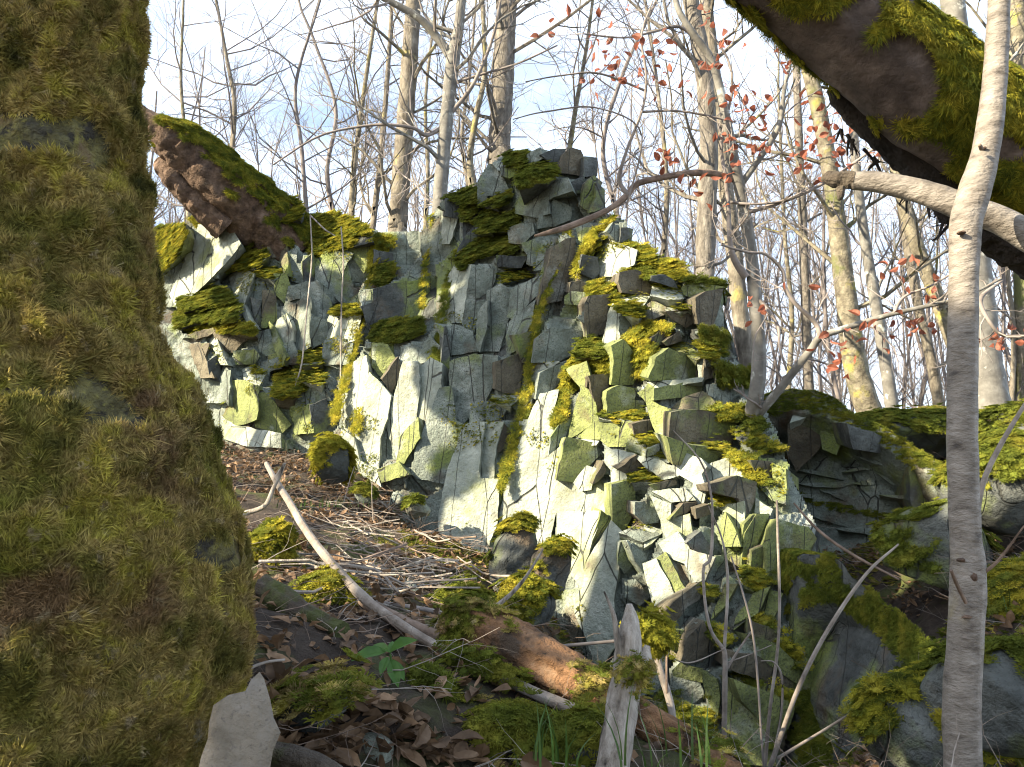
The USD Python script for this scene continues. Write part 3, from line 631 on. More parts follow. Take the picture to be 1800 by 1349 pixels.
# the one continuous face that the blocks stand out of: it fills every joint between them with stepped rock
def fused_face(step=3.0):
    from scipy.ndimage import distance_transform_edt, maximum_filter
    xs, ys = np.arange(262, 1444, step), np.arange(258, 1400, step); X, Y = np.meshgrid(xs, ys); dep = np.full(X.shape, np.inf)
    for pg, o, n, Yc, lim in PLANES:
        x0, y0, x1, y1 = pg.bounds; i0, i1 = np.searchsorted(xs, [x0, x1]); j0, j1 = np.searchsorted(ys, [y0, y1])
        if i1 <= i0 or j1 <= j0: continue
        sx, sy = X[j0:j1, i0:i1], Y[j0:j1, i0:i1]; ins = shapely.contains_xy(pg, sx, sy); q = ray_plane(sx, sy, o, n)[..., 1]; q = Yc + np.clip(q - Yc, -lim, lim)
        dep[j0:j1, i0:i1] = np.where(ins, np.minimum(dep[j0:j1, i0:i1], q), dep[j0:j1, i0:i1])
    gap = ~np.isfinite(dep); ii = distance_transform_edt(gap, return_distances=False, return_indices=True); dist = distance_transform_edt(gap) * step
    dep = dep[tuple(ii)]; dep = np.where(gap, dep + np.minimum(dist * .004, .10), dep) + .022
    dep = maximum_filter(dep, size=3); base = D(X, Y); dep = np.where(dist > 60, base + .06, dep); p = P(X, Y, dep); p = p + (np.stack([meshkit.fbm(p * 7, 3, 70 + k) for k in range(3)], -1) - .5) * .035
    ok = shapely.contains_xy(SIL.buffer(-3), X, Y); nr_, nc_ = X.shape; i = (np.arange(nr_ - 1)[:, None] * nc_ + np.arange(nc_ - 1)); o4 = ok[:-1, :-1] & ok[1:, :-1] & ok[:-1, 1:] & ok[1:, 1:]; i = i[o4]
    return trimesh.Trimesh(p.reshape(-1, 3), np.vstack([np.stack([i, i + nc_, i + nc_ + 1], 1), np.stack([i, i + nc_ + 1, i + 1], 1)]), process=False)
obj('cliff_face', fused_face(), M['rock'], outcrop, smooth=20)
blocks.sort(key=lambda b: -b[0]); small = {}
for k, (_, tm, mk) in enumerate(blocks):
    if k < 296: obj('basalt_column', tm, M[mk], outcrop, smooth=14)
    else: small.setdefault(mk, MB()).add(tm.vertices, tm.faces)
for mk, mb in small.items(): obj('broken_columns', mb.get(), M[mk], outcrop, kind='stuff')
FA = trimesh.util.concatenate(faces_all)
for key, mats, sd in (('y', ('moss_yellow', 'moss_yellow', 'moss'), 11), ('g', ('moss',), 12)):
    mf = trimesh.util.concatenate(moss_faces[key]); moss_on(outcrop, mf, 7000, sd, mats, up=-2, thresh=.36, nscale=4, size=(.8, 1.7)); moss_on(outcrop, mf, 900, sd + 9, mats, up=-2, thresh=.45, nscale=4, size=(.9, 1.5), protos=LONG, name='hanging_moss')
moss_on(outcrop, FA, 4200, 15, ('moss', 'moss_yellow'), up=.42, thresh=.52, nscale=2.2, size=(.6, 1.2))
moss_on(outcrop, FA, 3600, 16, ('moss', 'moss_yellow'), up=.0, thresh=.66, nscale=2.0, size=(.5, 1.1))
moss_on(outcrop, FA, 3000, 17, ('moss', 'moss', 'moss_yellow'), up=.05, thresh=.50, nscale=2.2, size=(.18, .45))
# moss that follows the long joints: (px, py, half width px, extra depth)
def moss_line(rows, mats, n, seed):
    g = rnd(seed); s = spline(rows, 200); i = g.integers(0, 200, n); x = s[i, 0] + g.normal(size=n) * s[i, 2] * .55; y = s[i, 1] + g.normal(size=n) * 4
    p = P(x, y, D(x, y) - .05 - .03 * g.random(n)); q = np.tile(unit([-.4, -.8, .35]), (n, 1)) + g.normal(size=(n, 3)) * .2
    pr = [(m_, M[t]) for t in mats for m_ in TUFTS + LONG]; scatter('hanging_moss', outcrop, pr, p, frames(q, g), g.uniform(.6, 1.3, n), g.integers(0, len(pr), n))
moss_line([(1000,405,4),(975,470,5),(945,560,6),(932,640,9),(918,730,10),(895,810,8),(882,860,4)], ('moss', 'moss_yellow'), 520, 61)
moss_line([(660,420,5),(650,480,8),(632,580,6),(615,640,6),(598,700,8),(588,740,6)], ('moss_yellow',), 420, 62)
moss_line([(758,380,5),(748,450,6),(742,540,5)], ('moss', 'moss_yellow'), 160, 63)
moss_line([(790,480,5),(775,560,10),(768,610,9),(762,640,5)], ('moss',), 320, 64)
moss_line([(990,690,8),(985,720,10),(975,745,6)], ('moss_yellow', 'moss'), 160, 65)
moss_line([(632,720,6),(625,760,8)], ('moss_yellow',), 50, 66)
moss_line([(1045,410,5),(1025,440,6),(1010,480,5)], ('moss_yellow',), 180, 67)

# ------------------------------------------------------------------ the big mossy trunk on the left
def big_trunk():
    t = thing('mossy_tree', 'thick leaning tree trunk wrapped in shaggy olive moss at the left edge', 'tree')
    nz, na = 150, 120; zs = np.linspace(.55, 3.6, nz); th = np.linspace(0, 2 * np.pi, na, endpoint=False)
    Z, TH = np.meshgrid(zs, th, indexing='ij'); py_of = lambda z: proj(np.stack([0 * z, 0 * z + 1.5, z], -1))[1]
    pyz = py_of(zs); edge = np.interp(pyz, [-400, 0, 200, 430, 560, 650, 760, 850, 930, 1000, 1100, 1200, 1349, 1600], [150, 172, 196, 230, 250, 290, 345, 388, 420, 442, 462, 455, 440, 440])
    cx_px = np.interp(pyz, [0, 700, 1349], [45, 70, 110]); cx = (cx_px - 900) / F * 1.5; R = (edge - cx_px) / F * 1.5 * .97
    Rb = np.minimum(R, .25 + .02 * (3.6 - zs)); ex = R - Rb
    lobe = np.exp(-((np.angle(np.exp(1j * (TH + .15)))) / .55) ** 2); lobe2 = np.exp(-((np.angle(np.exp(1j * (TH + 1.75)))) / .5) ** 2); lobe3 = np.exp(-((np.angle(np.exp(1j * (TH - 2.9)))) / .6) ** 2)
    r = Rb[:, None] + ex[:, None] * (lobe + .45 * lobe2 + .8 * lobe3)
    X, Y = cx[:, None] + r * np.cos(TH), 1.5 + r * np.sin(TH); p = np.stack([X, Y, Z], -1)
    nrm = np.stack([np.cos(TH), np.sin(TH), 0 * TH], -1)
    d = (meshkit.fbm(p * [5, 5, 2.6], 4, 21) - .5) * .075 + (meshkit.fbm(p * [18, 18, 9], 4, 22) - .5) * .085
    p = p + nrm * d[..., None]; v = p.reshape(-1, 3); i, j = np.meshgrid(np.arange(nz - 1), np.arange(na), indexing='ij')
    q = np.stack([i * na + j, i * na + (j + 1) % na, (i + 1) * na + (j + 1) % na, (i + 1) * na + j], -1).reshape(-1, 4); f = np.vstack([q[:, [0, 1, 2]], q[:, [0, 2, 3]]])
    tm = trimesh.Trimesh(v, f, process=False)
    obj('trunk', tm, M['moss_wood'], t, smooth=True)
    both = tm; pts, nr_ = sample(both, 120000, 31); x, y, Yd = proj(pts)
    keep = (nr_ @ unit(EYE - np.array([-.9, 1.5, 1.6])) > -.45) & (y > -120) & (y < 1600) & (x > -160)
    hole = meshkit.fbm(pts * [6, 6, 4], 4, 41); keep &= hole > .335; pts, nr_ = pts[keep], nr_[keep]; g = rnd(32)
    pts = pts[:52000]; nr_ = nr_[:52000]; pr = [(m_, M['moss_bark']) for m_ in LONG + TUFTS]
    w = g.choice(6, len(pts), p=[.06, .06, .06, .28, .27, .27]); scatter('moss', t, pr, pts, frames(nr_, g, np.array([0, 0, -.25])), g.uniform(.35, .85, len(pts)), w)
big_trunk()
# ------------------------------------------------------------------ bare trees behind the outcrop
def limb(mb, p, d, L, r, g, lvl, kids, ratio=.45, wig=.22, up=.10, n=6, fine=None):
    """one limb and its side shoots; the finest levels go to the builder fine"""
    pts = [p]; dd = unit(d)
    for k in range(n - 1):
        dd = unit(dd + g.normal(size=3) * wig + np.array([0, 0, up])); pts.append(pts[-1] + dd * L / (n - 1))
    pts = np.array(pts); rr = np.linspace(r, r * .35, n); (fine if (lvl == 0 and fine is not None) else mb).add(*tube(pts, rr, 3 if lvl < 2 else 5, False))
    if lvl == 0: return
    for k in range(kids[lvl]):
        t = .15 + .82 * (k + g.random() * .8) / kids[lvl]; i = min(int(t * (n - 1)), n - 2); q = pts[i] + (pts[i + 1] - pts[i]) * (t * (n - 1) - i)
        ax = unit(pts[i + 1] - pts[i]); side = unit(np.cross(ax, g.normal(size=3))); nd = unit(ax * .75 + side * .8)
        limb(mb, q, nd, L * ratio * (1.15 - t * .5) * g.uniform(.7, 1.3), r * (.5 - .2 * t), g, lvl - 1, kids, ratio, wig, up, max(3, n - 1), fine)
def bare_tree(name, label, rows, bark, seed, limbs=8, reach=1.6, base=None, top=2.5, tw='twig_far', kids=(0, 5, 5), sides=12, rough=.10, group=None, z0=2.0, lr=.35, low=.0, cat='tree'):
    """a bare tree whose trunk passes through (px, py, Y, width px) rows, standing on the ground behind the crest and going on above the frame"""
    g = rnd(seed); t = thing(name, label, cat, group); s = spline(rows, 26); c = P(s[:, 0], s[:, 1], s[:, 2]); r = s[:, 3] / 2 * s[:, 2] / F
    if c[0][2] > c[-1][2]: c, r = c[::-1], r[::-1]
    down = unit(c[0] - c[3]); gz = float(ground_z(c[0, 0], c[0, 1], False)) - .15; k = (gz - c[0, 2]) / min(down[2], -.2)
    if c[0, 2] > gz: c = np.vstack([c[0] + down * k, c]); r = np.append(r[0] * 1.25, r)
    ud = unit(c[-1] - c[-4]); c = np.vstack([c, c[-1] + ud * top * .5, c[-1] + ud * top + g.normal(size=3) * .15]); r = np.append(r, [r[-1] * .8, r[-1] * .55])
    m = len(c); fr = spline(np.column_stack([c, r]), 60); obj('trunk', trimesh.Trimesh(*tube(fr[:, :3], fr[:, 3], sides, True, rough, 7, seed), process=False), M[bark], t, smooth=True)
    fine = MB(); zz = fr[:, 2]; i0 = np.searchsorted(zz, zz[0] + (zz[-1] - zz[0]) * low)
    for k in range(limbs):
        i = int(i0 + (58 - i0) * ((k + g.random()) / limbs)); i = min(i, 57); a = g.random() * 6.283; mb = MB()
        d = unit(np.array([math.cos(a), math.sin(a) * .8, .25 + g.random() * .7])); rl = fr[i, 3] * lr * g.uniform(.5, 1)
        limb(mb, fr[i, :3], d, reach * g.uniform(.5, 1.3), max(min(rl, .035), .006), g, 2, kids, fine=fine); obj('branch', mb.get(), M[tw if rl < .02 else bark], t)
    if fine.ok(): obj('twigs', fine.get(), M[tw], t, kind='stuff')
    return t
bare_tree('ash_tree', 'straight pale trunk sunlit on its left side, left of the forked grey tree', [(697,420,12,36),(706,300,12,34),(717,150,12,32),(727,0,12,30)], 'bark_warm', 201, 9, 2.2, low=.35)
bare_tree('forked_tree', 'smooth grey tree that forks just above the rock, just left of the rock tower', [(770,410,10.2,27),(776,310,10.2,26),(786,200,10.2,25),(797,100,10.2,26),(806,50,10.2,20),(812,-10,10.2,18)], 'bark_grey', 202, 10, 1.7, low=.2)
def px_branch(t, rows, m, name='branch', n=22, sides=7, wig=.0, seed=0, shoots=0, L=.5, tw='twig', rr=None, rough=.05):
    c, r, (v, f) = ptube(rows, n, sides, rough, 12, seed, wig); obj(name, (v, f), M[m], t, smooth=True)
    if shoots:
        g = rnd(seed + 7); mb = MB()
        for k in range(shoots):
            i = g.integers(2, n - 1); ax = unit(c[i] - c[i - 1]); d = unit(ax * .7 + unit(np.cross(ax, g.normal(size=3))) * .8)
            limb(mb, c[i], d, L * g.uniform(.5, 1.3), max(r[i] * .4, .0025), g, 2, (0, 3, 4))
        obj('twigs', mb.get(), M[tw], t, kind='stuff')
    return c, r
fk = stage.GetPrimAtPath('/World/forked_tree')
px_branch(fk, [(796,108,10.2,20),(775,75,10.2,17),(740,35,10.1,15),(690,5,10.0,13),(640,-20,9.9,11)], 'bark_grey', seed=3, shoots=8, L=1.2)
px_branch(fk, [(795,55,10.2,9),(770,48,10.2,8),(740,35,10.2,7)], 'bark_grey', seed=31)
px_branch(fk, [(787,205,10.2,9),(825,160,10.1,8),(850,110,10.0,7),(868,60,9.9,6),(880,0,9.9,5)], 'twig', seed=4, shoots=7, L=1.1)
px_branch(fk, [(776,225,10.2,9),(750,238,10.1,8),(728,226,10.0,7),(690,220,9.9,6),(640,222,9.9,5),(560,240,9.8,4),(480,290,9.8,3)], 'twig', seed=5, shoots=9, L=1.2)
px_branch(fk, [(800,145,10.2,6),(850,130,10.1,5),(910,112,10.0,4),(980,80,9.9,3)], 'twig', seed=6, shoots=6, L=1.0)
bare_tree('rough_barked_tree', 'stout rough grey trunk rising behind the rock tower', [(876,300,12.5,42),(880,220,12.5,40),(886,100,12.5,40),(891,0,12.5,38)], 'bark_rough', 203, 12, 2.4, low=.25, rough=.14)
bare_tree('dark_trunk_tree', 'dark rough trunk with yellow lichen at its foot behind the beech sapling', [(1238,500,9.0,34),(1242,380,9.0,36),(1246,250,9.0,34),(1236,120,9.0,32),(1216,10,9.0,30)], 'bark_rough', 204, 9, 1.6, low=.2, rough=.14)
bare_tree('pale_trunk_tree', 'warm pale trunk close behind the dark trunk and the beech sapling', [(1312,640,9.8,26),(1300,540,9.8,30),(1290,440,9.8,30),(1272,300,9.8,27),(1254,120,9.8,25),(1240,0,9.8,23)], 'bark_warm', 205, 8, 1.7, low=.3)
bare_tree('lichen_tree', 'leaning trunk mottled with yellow lichen and a mossy collar', [(1535,745,11,44),(1505,650,11,42),(1492,560,11,38),(1478,450,11,34),(1462,320,11,30),(1440,200,11,28),(1415,90,11,26),(1395,-10,11,24)], 'bark_lichen', 206, 11, 2.2, low=.2)
bare_tree('slim_grey_tree', 'slim grey leaning trunk with a small mossy collar right of the lichen trunk', [(1572,745,10.5,24),(1560,660,10.5,22),(1540,540,10.5,20),(1520,420,10.5,18),(1505,300,10.5,17),(1498,180,10.5,15)], 'bark_grey', 207, 8, 1.6, low=.25)
bare_tree('yellow_trunk_tree', 'slender yellowish trunk seen below the snapped birch limb', [(1660,560,12,26),(1630,480,12,25),(1600,400,12,24),(1578,310,12,22),(1560,220,12,20)], 'bark_lichen', 208, 8, 2.0, low=.3)
bare_tree('thin_leaning_tree', 'thin pale leaning trunk between the slim grey trunk and the birch', [(1655,745,13,20),(1640,650,13,18),(1615,540,13,17),(1590,400,13,16),(1570,250,13,14)], 'bark_warm', 209, 8, 2.0, low=.2)
bare_tree('broad_grey_tree', 'broad smooth grey trunk with flaring foot just right behind the young birch', [(1742,790,8.4,98),(1738,740,8.4,80),(1730,660,8.4,66),(1722,580,8.4,60),(1712,480,8.4,58),(1700,330,8.4,56),(1690,200,8.4,52)], 'bark_grey', 210, 6, 1.6, low=.5)
bare_tree('far_right_tree', 'sunlit pale trunk in the top right corner of the wood', [(1800,400,12,34),(1796,250,12,34),(1790,100,12,32),(1786,0,12,30)], 'bark_lichen', 211, 8, 1.8, low=.2)
bare_tree('straight_dark_tree', 'straight thin dark trunk standing between the beech sapling and the lichen trunk', [(1420,640,13,17),(1412,420,13,16),(1404,240,13,15),(1398,60,13,13)], 'bark_rough', 212, 9, 2.0, low=.1)
bare_tree('crooked_tree', 'thin crooked pale tree with yellow lichen beside the rough barked trunk', [(832,350,11,14),(826,280,11,12),(838,200,11,11),(852,130,11,9),(850,40,11,8)], 'bark_lichen', 213, 8, 1.3, low=.1)
YT = [('thin pale stem with yellow foot nearest the ash trunk', (655,400), (672,250), (684,90), (690,-20), 12),
      ('thin whitish stem leaning right above the mossy ledge', (617,395), (622,300), (640,160), (664,0), 12),
      ('thin stem rising just right of the broken trunk end', (540,390), (530,260), (520,150), (560,10), 9),
      ('thin dark stem that forks above the broken trunk', (408,262), (412,180), (398,100), (380,0), 10),
      ('thin sapling stem close beside the big mossy tree', (330,350), (325,240), (318,140), (322,20), 9),
      ('wavy thin stem over the left mossy ledge', (588,390), (575,300), (590,190), (548,60), 10),
      ('slender stem curving left of the thin crooked tree', (820,310), (812,240), (826,130), (836,10), 8),
      ('slender grey stem right above the tower top', (1000,270), (1012,190), (1030,90), (1042,0), 10),
      ('slender bent stem leaning over the tower shoulder', (1085,380), (1060,260), (1095,130), (1150,10), 10),
      ('thin stem behind the red leaves left of the dark trunk', (1165,470), (1172,330), (1160,190), (1140,40), 11),
      ('thin stem with pale bark in the gap right of the beech sapling', (1385,690), (1392,560), (1380,420), (1372,250), 11),
      ('slight stem standing on the crest left of the slim grey trunk', (1480,730), (1455,600), (1448,450), (1450,300), 9),
      ('slight bare stem right of the young birch over the mossy rocks', (1775,750), (1782,600), (1770,450), (1778,300), 11),
      ('thin straight stem in the sky left of the forked grey tree', (748,400), (752,300), (748,180), (762,40), 9)]
for k, (lab, a, b, c, d, w) in enumerate(YT):
    Y = [14, 13.5, 12.5, 12, 11.5, 14.5, 15, 13, 14, 12, 14, 12.5, 12, 16][k]
    bare_tree('young_tree', lab, [(*a, Y, w), (*b, Y, w * .85), (*c, Y, w * .7), (*d, Y, w * .55)], ['bark_warm', 'bark_lichen', 'twig_far'][k % 3], 230 + k, 15, 1.7, low=.12, sides=6, rough=.05, kids=(0, 6, 6), top=2.0, lr=.5)
# far thicket of thin bare trees that reads as one mass
def thicket():
    g = rnd(77); mb = MB()
    for k in range(165):
        y = g.uniform(16, 26); x = (g.uniform(200, 1850) - 900) / F * y; p = np.array([x, y, 1.9]); H = g.uniform(5.5, 10)
        n = 7; pts = p + np.array([[g.normal() * .12, g.normal() * .12, H * i / (n - 1)] for i in range(n)]) + np.linspace(0, 1, n)[:, None] * np.array([g.normal() * .5, 0, 0]); r = g.uniform(.025, .065); mb.add(*tube(pts, np.linspace(r, r * .3, n), 5, False))
        for j in range(11):
            i = g.integers(1, n - 1); a = g.random() * 6.283; limb(mb, pts[i], [math.cos(a), math.sin(a), .9 + g.random()], g.uniform(.9, 2.4), max(.011, r * .35), g, 2, (0, 5, 7), n=4)
    o = obj('far_thicket', mb.get(), M['twig_far'], kind='stuff', label='hazy mass of thin bare trees filling the sky far behind the outcrop', cat='thicket')
thicket()

# ------------------------------------------------------------------ leaves
def leaf_mesh(L, W, curl, g):
    """one ovate leaf along +x, folded on its midrib and curled"""
    n = 5; t = np.linspace(0, 1, n); w = W / 2 * np.sin(np.pi * np.clip(t * .96 + .04, 0, 1)) ** .8; z = -curl * L * (t - .3) ** 2 + g.normal(size=n) * .015 * L
    mid = np.stack([t * L, 0 * t, z], 1); up = .25 + g.random() * .5; l = mid + np.stack([0 * t, w, w * up + g.normal(size=n) * .04 * W], 1); r = mid + np.stack([0 * t, -w, w * up + g.normal(size=n) * .04 * W], 1)
    v = np.vstack([mid, l, r]); i = np.arange(n - 1); f = [np.stack([i, i + 1, n + i + 1], 1), np.stack([i, n + i + 1, n + i], 1), np.stack([i, 2 * n + i, 2 * n + i + 1], 1), np.stack([i, 2 * n + i + 1, i + 1], 1)]
    return v, np.vstack(f)
def rotm(g, tilt=1.0):
    return trimesh.transformations.random_rotation_matrix(g.random(3))[:3, :3] if tilt >= 1 else trimesh.transformations.euler_matrix(g.normal() * tilt, g.normal() * tilt, g.random() * 6.283)[:3, :3]

# ------------------------------------------------------------------ the beech sapling that grows out of the outcrop
bs = thing('beech_sapling', 'slender grey beech growing from the rock with dry red leaves on its twigs', 'tree')
BT = [(1310,800,5.95,34),(1320,745,5.65,32),(1330,690,5.5,27),(1334,620,5.5,25),(1327,520,5.5,24),(1318,430,5.5,22),(1302,340,5.45,21),(1288,270,5.4,19),(1268,170,5.4,17),(1250,105,5.35,15),(1215,55,5.3,13),(1190,10,5.3,11),(1180,-60,5.3,9)]
c, r, (v, f) = ptube(BT, 60, 14, .05, 9, 1); obj('trunk', (v, f), M['bark_grey'], bs, smooth=True)
BR = [([(1318,745,5.65,18),(1345,712,5.5,16),(1385,668,5.4,15),(1425,615,5.3,14),(1442,592,5.25,13),(1500,572,5.2,11),(1570,552,5.1,9),(1640,535,5.0,8),(1700,520,4.9,6),(1760,490,4.9,4)], 'bark_grey', 8),
      ([(1442,592,5.25,10),(1432,565,5.25,9),(1400,535,5.2,8),(1378,505,5.2,8),(1375,480,5.2,7),(1345,450,5.15,6),(1320,445,5.1,5),(1270,430,5.0,4)], 'twig', 6),
      ([(1312,490,5.48,16),(1290,455,5.45,12),(1282,420,5.4,9),(1280,360,5.4,8),(1276,310,5.4,7),(1270,240,5.4,6),(1290,130,5.35,5),(1250,60,5.3,4)], 'twig', 6),
      ([(1300,330,5.45,13),(1322,300,5.4,12),(1352,255,5.35,11),(1372,215,5.3,10),(1378,160,5.3,8),(1388,110,5.3,6),(1400,60,5.3,4)], 'bark_grey', 7),
      ([(1318,372,5.45,9),(1360,362,5.4,8),(1410,343,5.35,7),(1460,315,5.3,6),(1510,280,5.2,5),(1560,245,5.1,3)], 'twig', 7),
      ([(1283,355,5.45,6),(1320,358,5.4,5),(1380,352,5.35,4),(1430,330,5.3,3)], 'twig', 4),
      ([(1296,318,5.45,13),(1250,304,5.4,13),(1200,305,5.35,12),(1150,314,5.3,12),(1118,325,5.3,12),(1102,345,5.3,13),(1075,366,5.3,11),(1040,384,5.3,12),(1000,400,5.3,12),(960,410,5.3,9),(938,414,5.3,4)], 'stick_brown', 0),
      ([(1104,345,5.3,10),(1091,325,5.3,8),(1092,300,5.25,7),(1108,250,5.2,6),(1128,190,5.2,5),(1135,130,5.1,5),(1128,60,5.1,4),(1145,0,5.1,3)], 'twig', 7),
      ([(1127,195,5.2,5),(1180,195,5.2,4),(1240,205,5.2,4),(1290,215,5.2,3)], 'twig', 4),
      ([(1135,160,5.2,5),(1090,140,5.1,4),(1040,128,5.0,4),(980,135,5.0,3),(920,145,5.0,2)], 'twig', 6),
      ([(1250,105,5.35,7),(1200,50,5.3,6),(1150,55,5.2,5),(1100,65,5.1,4),(1030,60,5.0,3)], 'twig', 6),
      ([(1100,365,5.3,4),(1130,235,5.2,3),(1050,190,5.1,3),(960,195,5.1,3),(900,210,5.0,2)], 'twig', 6),
      ([(1328,520,5.5,7),(1350,545,5.4,7),(1370,575,5.35,6),(1372,610,5.3,5),(1382,650,5.3,4)], 'twig', 3),
      ([(1570,552,5.1,6),(1590,520,5.1,5),(1640,500,5.0,4),(1690,470,5.0,3)], 'twig', 3),
      ([(1760,490,4.9,5),(1720,525,4.85,8),(1735,565,4.8,7),(1760,590,4.8,6),(1800,592,4.75,5)], 'twig', 3)]
tips = []
for k, (rows, m, sh) in enumerate(BR):
    cc, rr = px_branch(bs, rows, m, seed=300 + k, shoots=sh, L=.42, rough=.10 if m == 'stick_brown' else .04, wig=.03); tips.append(cc)
g = rnd(401)
LC = [(1090,15,1),(983,27,1),(1070,36,2),(1000,52,2),(943,60,1),(1047,72,2),(1068,78,3),(1040,88,2),(1115,62,2),(1160,78,3),(1094,97,3),(1085,112,2),(1077,120,2),(1100,130,5),(1125,125,4),(1148,135,3),(1043,135,4),(1012,136,2),(1180,120,4),(1190,90,4),(1230,30,3),(1250,45,2),(1270,95,3),(1285,75,4),(1222,120,4),
      (1245,150,4),(1270,180,7),(1305,205,9),(1320,190,6),(1300,240,6),(1322,232,4),(1290,265,4),(1340,265,3),(1375,110,4),(1380,100,3),(1435,200,4),(1460,205,5),(1475,240,8),(1455,230,5),(1410,240,7),(1415,260,7),(1430,255,5),(1390,285,4),(1360,270,4),(1350,285,3),(1470,270,4),(1215,330,3),(1255,335,3),(1265,365,2),
      (1150,255,2),(1178,285,3),(1200,270,2),(1560,80,2),(1568,480,3),(1600,470,4),(1635,505,5),(1610,565,7),(1595,570,5),(1625,570,4),(1480,610,6),(1470,625,4),(1490,600,4),(1510,585,3),(1325,540,3),(1328,550,2),(1400,510,2),(1745,598,4),(1770,590,4),(1785,580,2),(1540,590,3),(1440,315,2),(1560,265,2),(1280,300,3),(1165,285,3)]
n = 0
for px, py, k in LC:
    Yl = g.uniform(4.9, 5.3); cc = P(px, py, Yl)
    allp = np.vstack(tips); near = allp[np.argmin(np.linalg.norm(allp - cc, axis=1))]
    for j in range(k):
        v, f = leaf_mesh(g.uniform(.052, .08), g.uniform(.034, .05), g.uniform(-.2, .9), g); R = rotm(g); off = g.normal(size=3) * .035 * math.sqrt(k)
        obj('leaf', (v @ R.T + cc + off, f), M['leaf_red'], bs); n += 1
    mbt = MB(); mbt.add(*tube(np.array([near, (near + cc) / 2 + g.normal(size=3) * .03, cc]), [.003, .0025, .0015], 3, False)); obj('leaf_stalk', mbt.get(), M['twig'], bs)

# ------------------------------------------------------------------ young birch, snapped limb, fallen trunks
bi = thing('young_birch', 'young birch with pale horizontally marked bark standing near at the right', 'tree')
B0 = [(1692,1480,2.15,66),(1693,1349,2.15,66),(1690,1250,2.15,66),(1698,1100,2.15,63),(1702,1010,2.15,64),(1697,940,2.15,57),(1692,800,2.15,57),(1692,650,2.15,56),(1694,500,2.15,56),(1697,400,2.15,60),(1712,340,2.15,64),(1732,270,2.15,54),(1745,180,2.15,50),(1752,90,2.15,46),(1756,0,2.15,43),(1758,-120,2.15,40),(1750,-320,2.15,34),(1765,-600,2.15,26)]
s = spline(B0, 160); c = P(s[:, 0], s[:, 1], s[:, 2]); obj('trunk', trimesh.Trimesh(*tube(c, s[:, 3] * .44 * s[:, 2] / F, 40, True, .07, 16, 3), process=False), M['birch'], bi, smooth=True)
for k, rows in enumerate([[(1698,1060,2.1,6),(1683,1030,2.07,7),(1672,1003,2.04,6)], [(1725,1010,2.13,7),(1755,985,2.1,5),(1800,925,2.05,3)], [(1725,262,2.1,8),(1722,255,2.07,6)]]):
    c, r, vf = ptube(rows, 10, 7, .1, 30, k); obj('twig_stub', vf, M['stick_brown'], bi, smooth=True)
for k, (x, y, Yk, sx, sz) in enumerate([(1690,985,2.10,.010,.006),(1712,1015,2.11,.008,.011),(1700,1085,2.11,.013,.004),(1690,410,2.11,.012,.005),(1728,262,2.12,.006,.005)]):
    s_ = trimesh.creation.icosphere(2, 1.0); v_ = s_.vertices * [sx, .012, sz]; v_ = v_ + unit(v_) * ((meshkit.fbm(v_ * 120, 3, k) - .5) * .008)[:, None]; obj('knot', trimesh.Trimesh(v_ + P(x, y, Yk), s_.faces, process=False), M['bark_rot'], bi, smooth=True)
sl = thing('snapped_birch_limb', 'pale snapped birch limb with dark torn end lodged against the young birch', 'branch')
c, r, vf = ptube([(1500,318,2.45,33),(1540,320,2.42,38),(1600,332,2.38,42),(1650,347,2.34,46),(1700,368,2.32,50),(1760,388,2.3,50),(1830,430,2.28,54),(1900,470,2.26,54)], 60, 24, .06, 20, 8); obj('limb', vf, M['birch'], sl, smooth=True)
c, r, vf = ptube([(1446,318,2.5,6),(1452,314,2.5,22),(1475,316,2.47,33),(1502,318,2.45,34)], 20, 16, .35, 40, 9); obj('torn_end', vf, M['bark_dark'], sl)
c, r, vf = ptube([(1478,330,2.46,18),(1477,345,2.46,14),(1474,352,2.46,5)], 10, 8, .4, 40, 10); obj('bark_flap', vf, M['bark_dark'], sl)

def mossy_log(name, label, rows, bark, seed, n=120, sides=48, rough=.12, mossd=5000, mosscond=None, mosskey=('moss', 'moss_yellow'), rs=6, size=(.6, 1.2), ns=2.5, thresh=.4, protos=None):
    t = thing(name, label, 'fallen trunk'); c, r, vf = ptube(rows, n, sides, rough, rs, seed, 0.0, .12); tm = trimesh.Trimesh(*vf, process=False); obj('trunk', tm, M[bark], t, smooth=True)
    if mosscond is not None:
        p, q = sample(tm, int(area(tm) * mossd), seed); g = rnd(seed); x, y, Y = proj(p); k = mosscond(p, q, x, y) & (meshkit.fbm(p * ns, 3, seed) > thresh); p, q = p[k], q[k]
        pr = [(m_, M[mk]) for mk in mosskey for m_ in (protos or TUFTS + LONG)]; scatter('moss', t, pr, p, frames(q, g, np.array([0, 0, .3])), g.uniform(*size, len(p)), g.integers(0, len(pr), len(p)))
    return t, tm
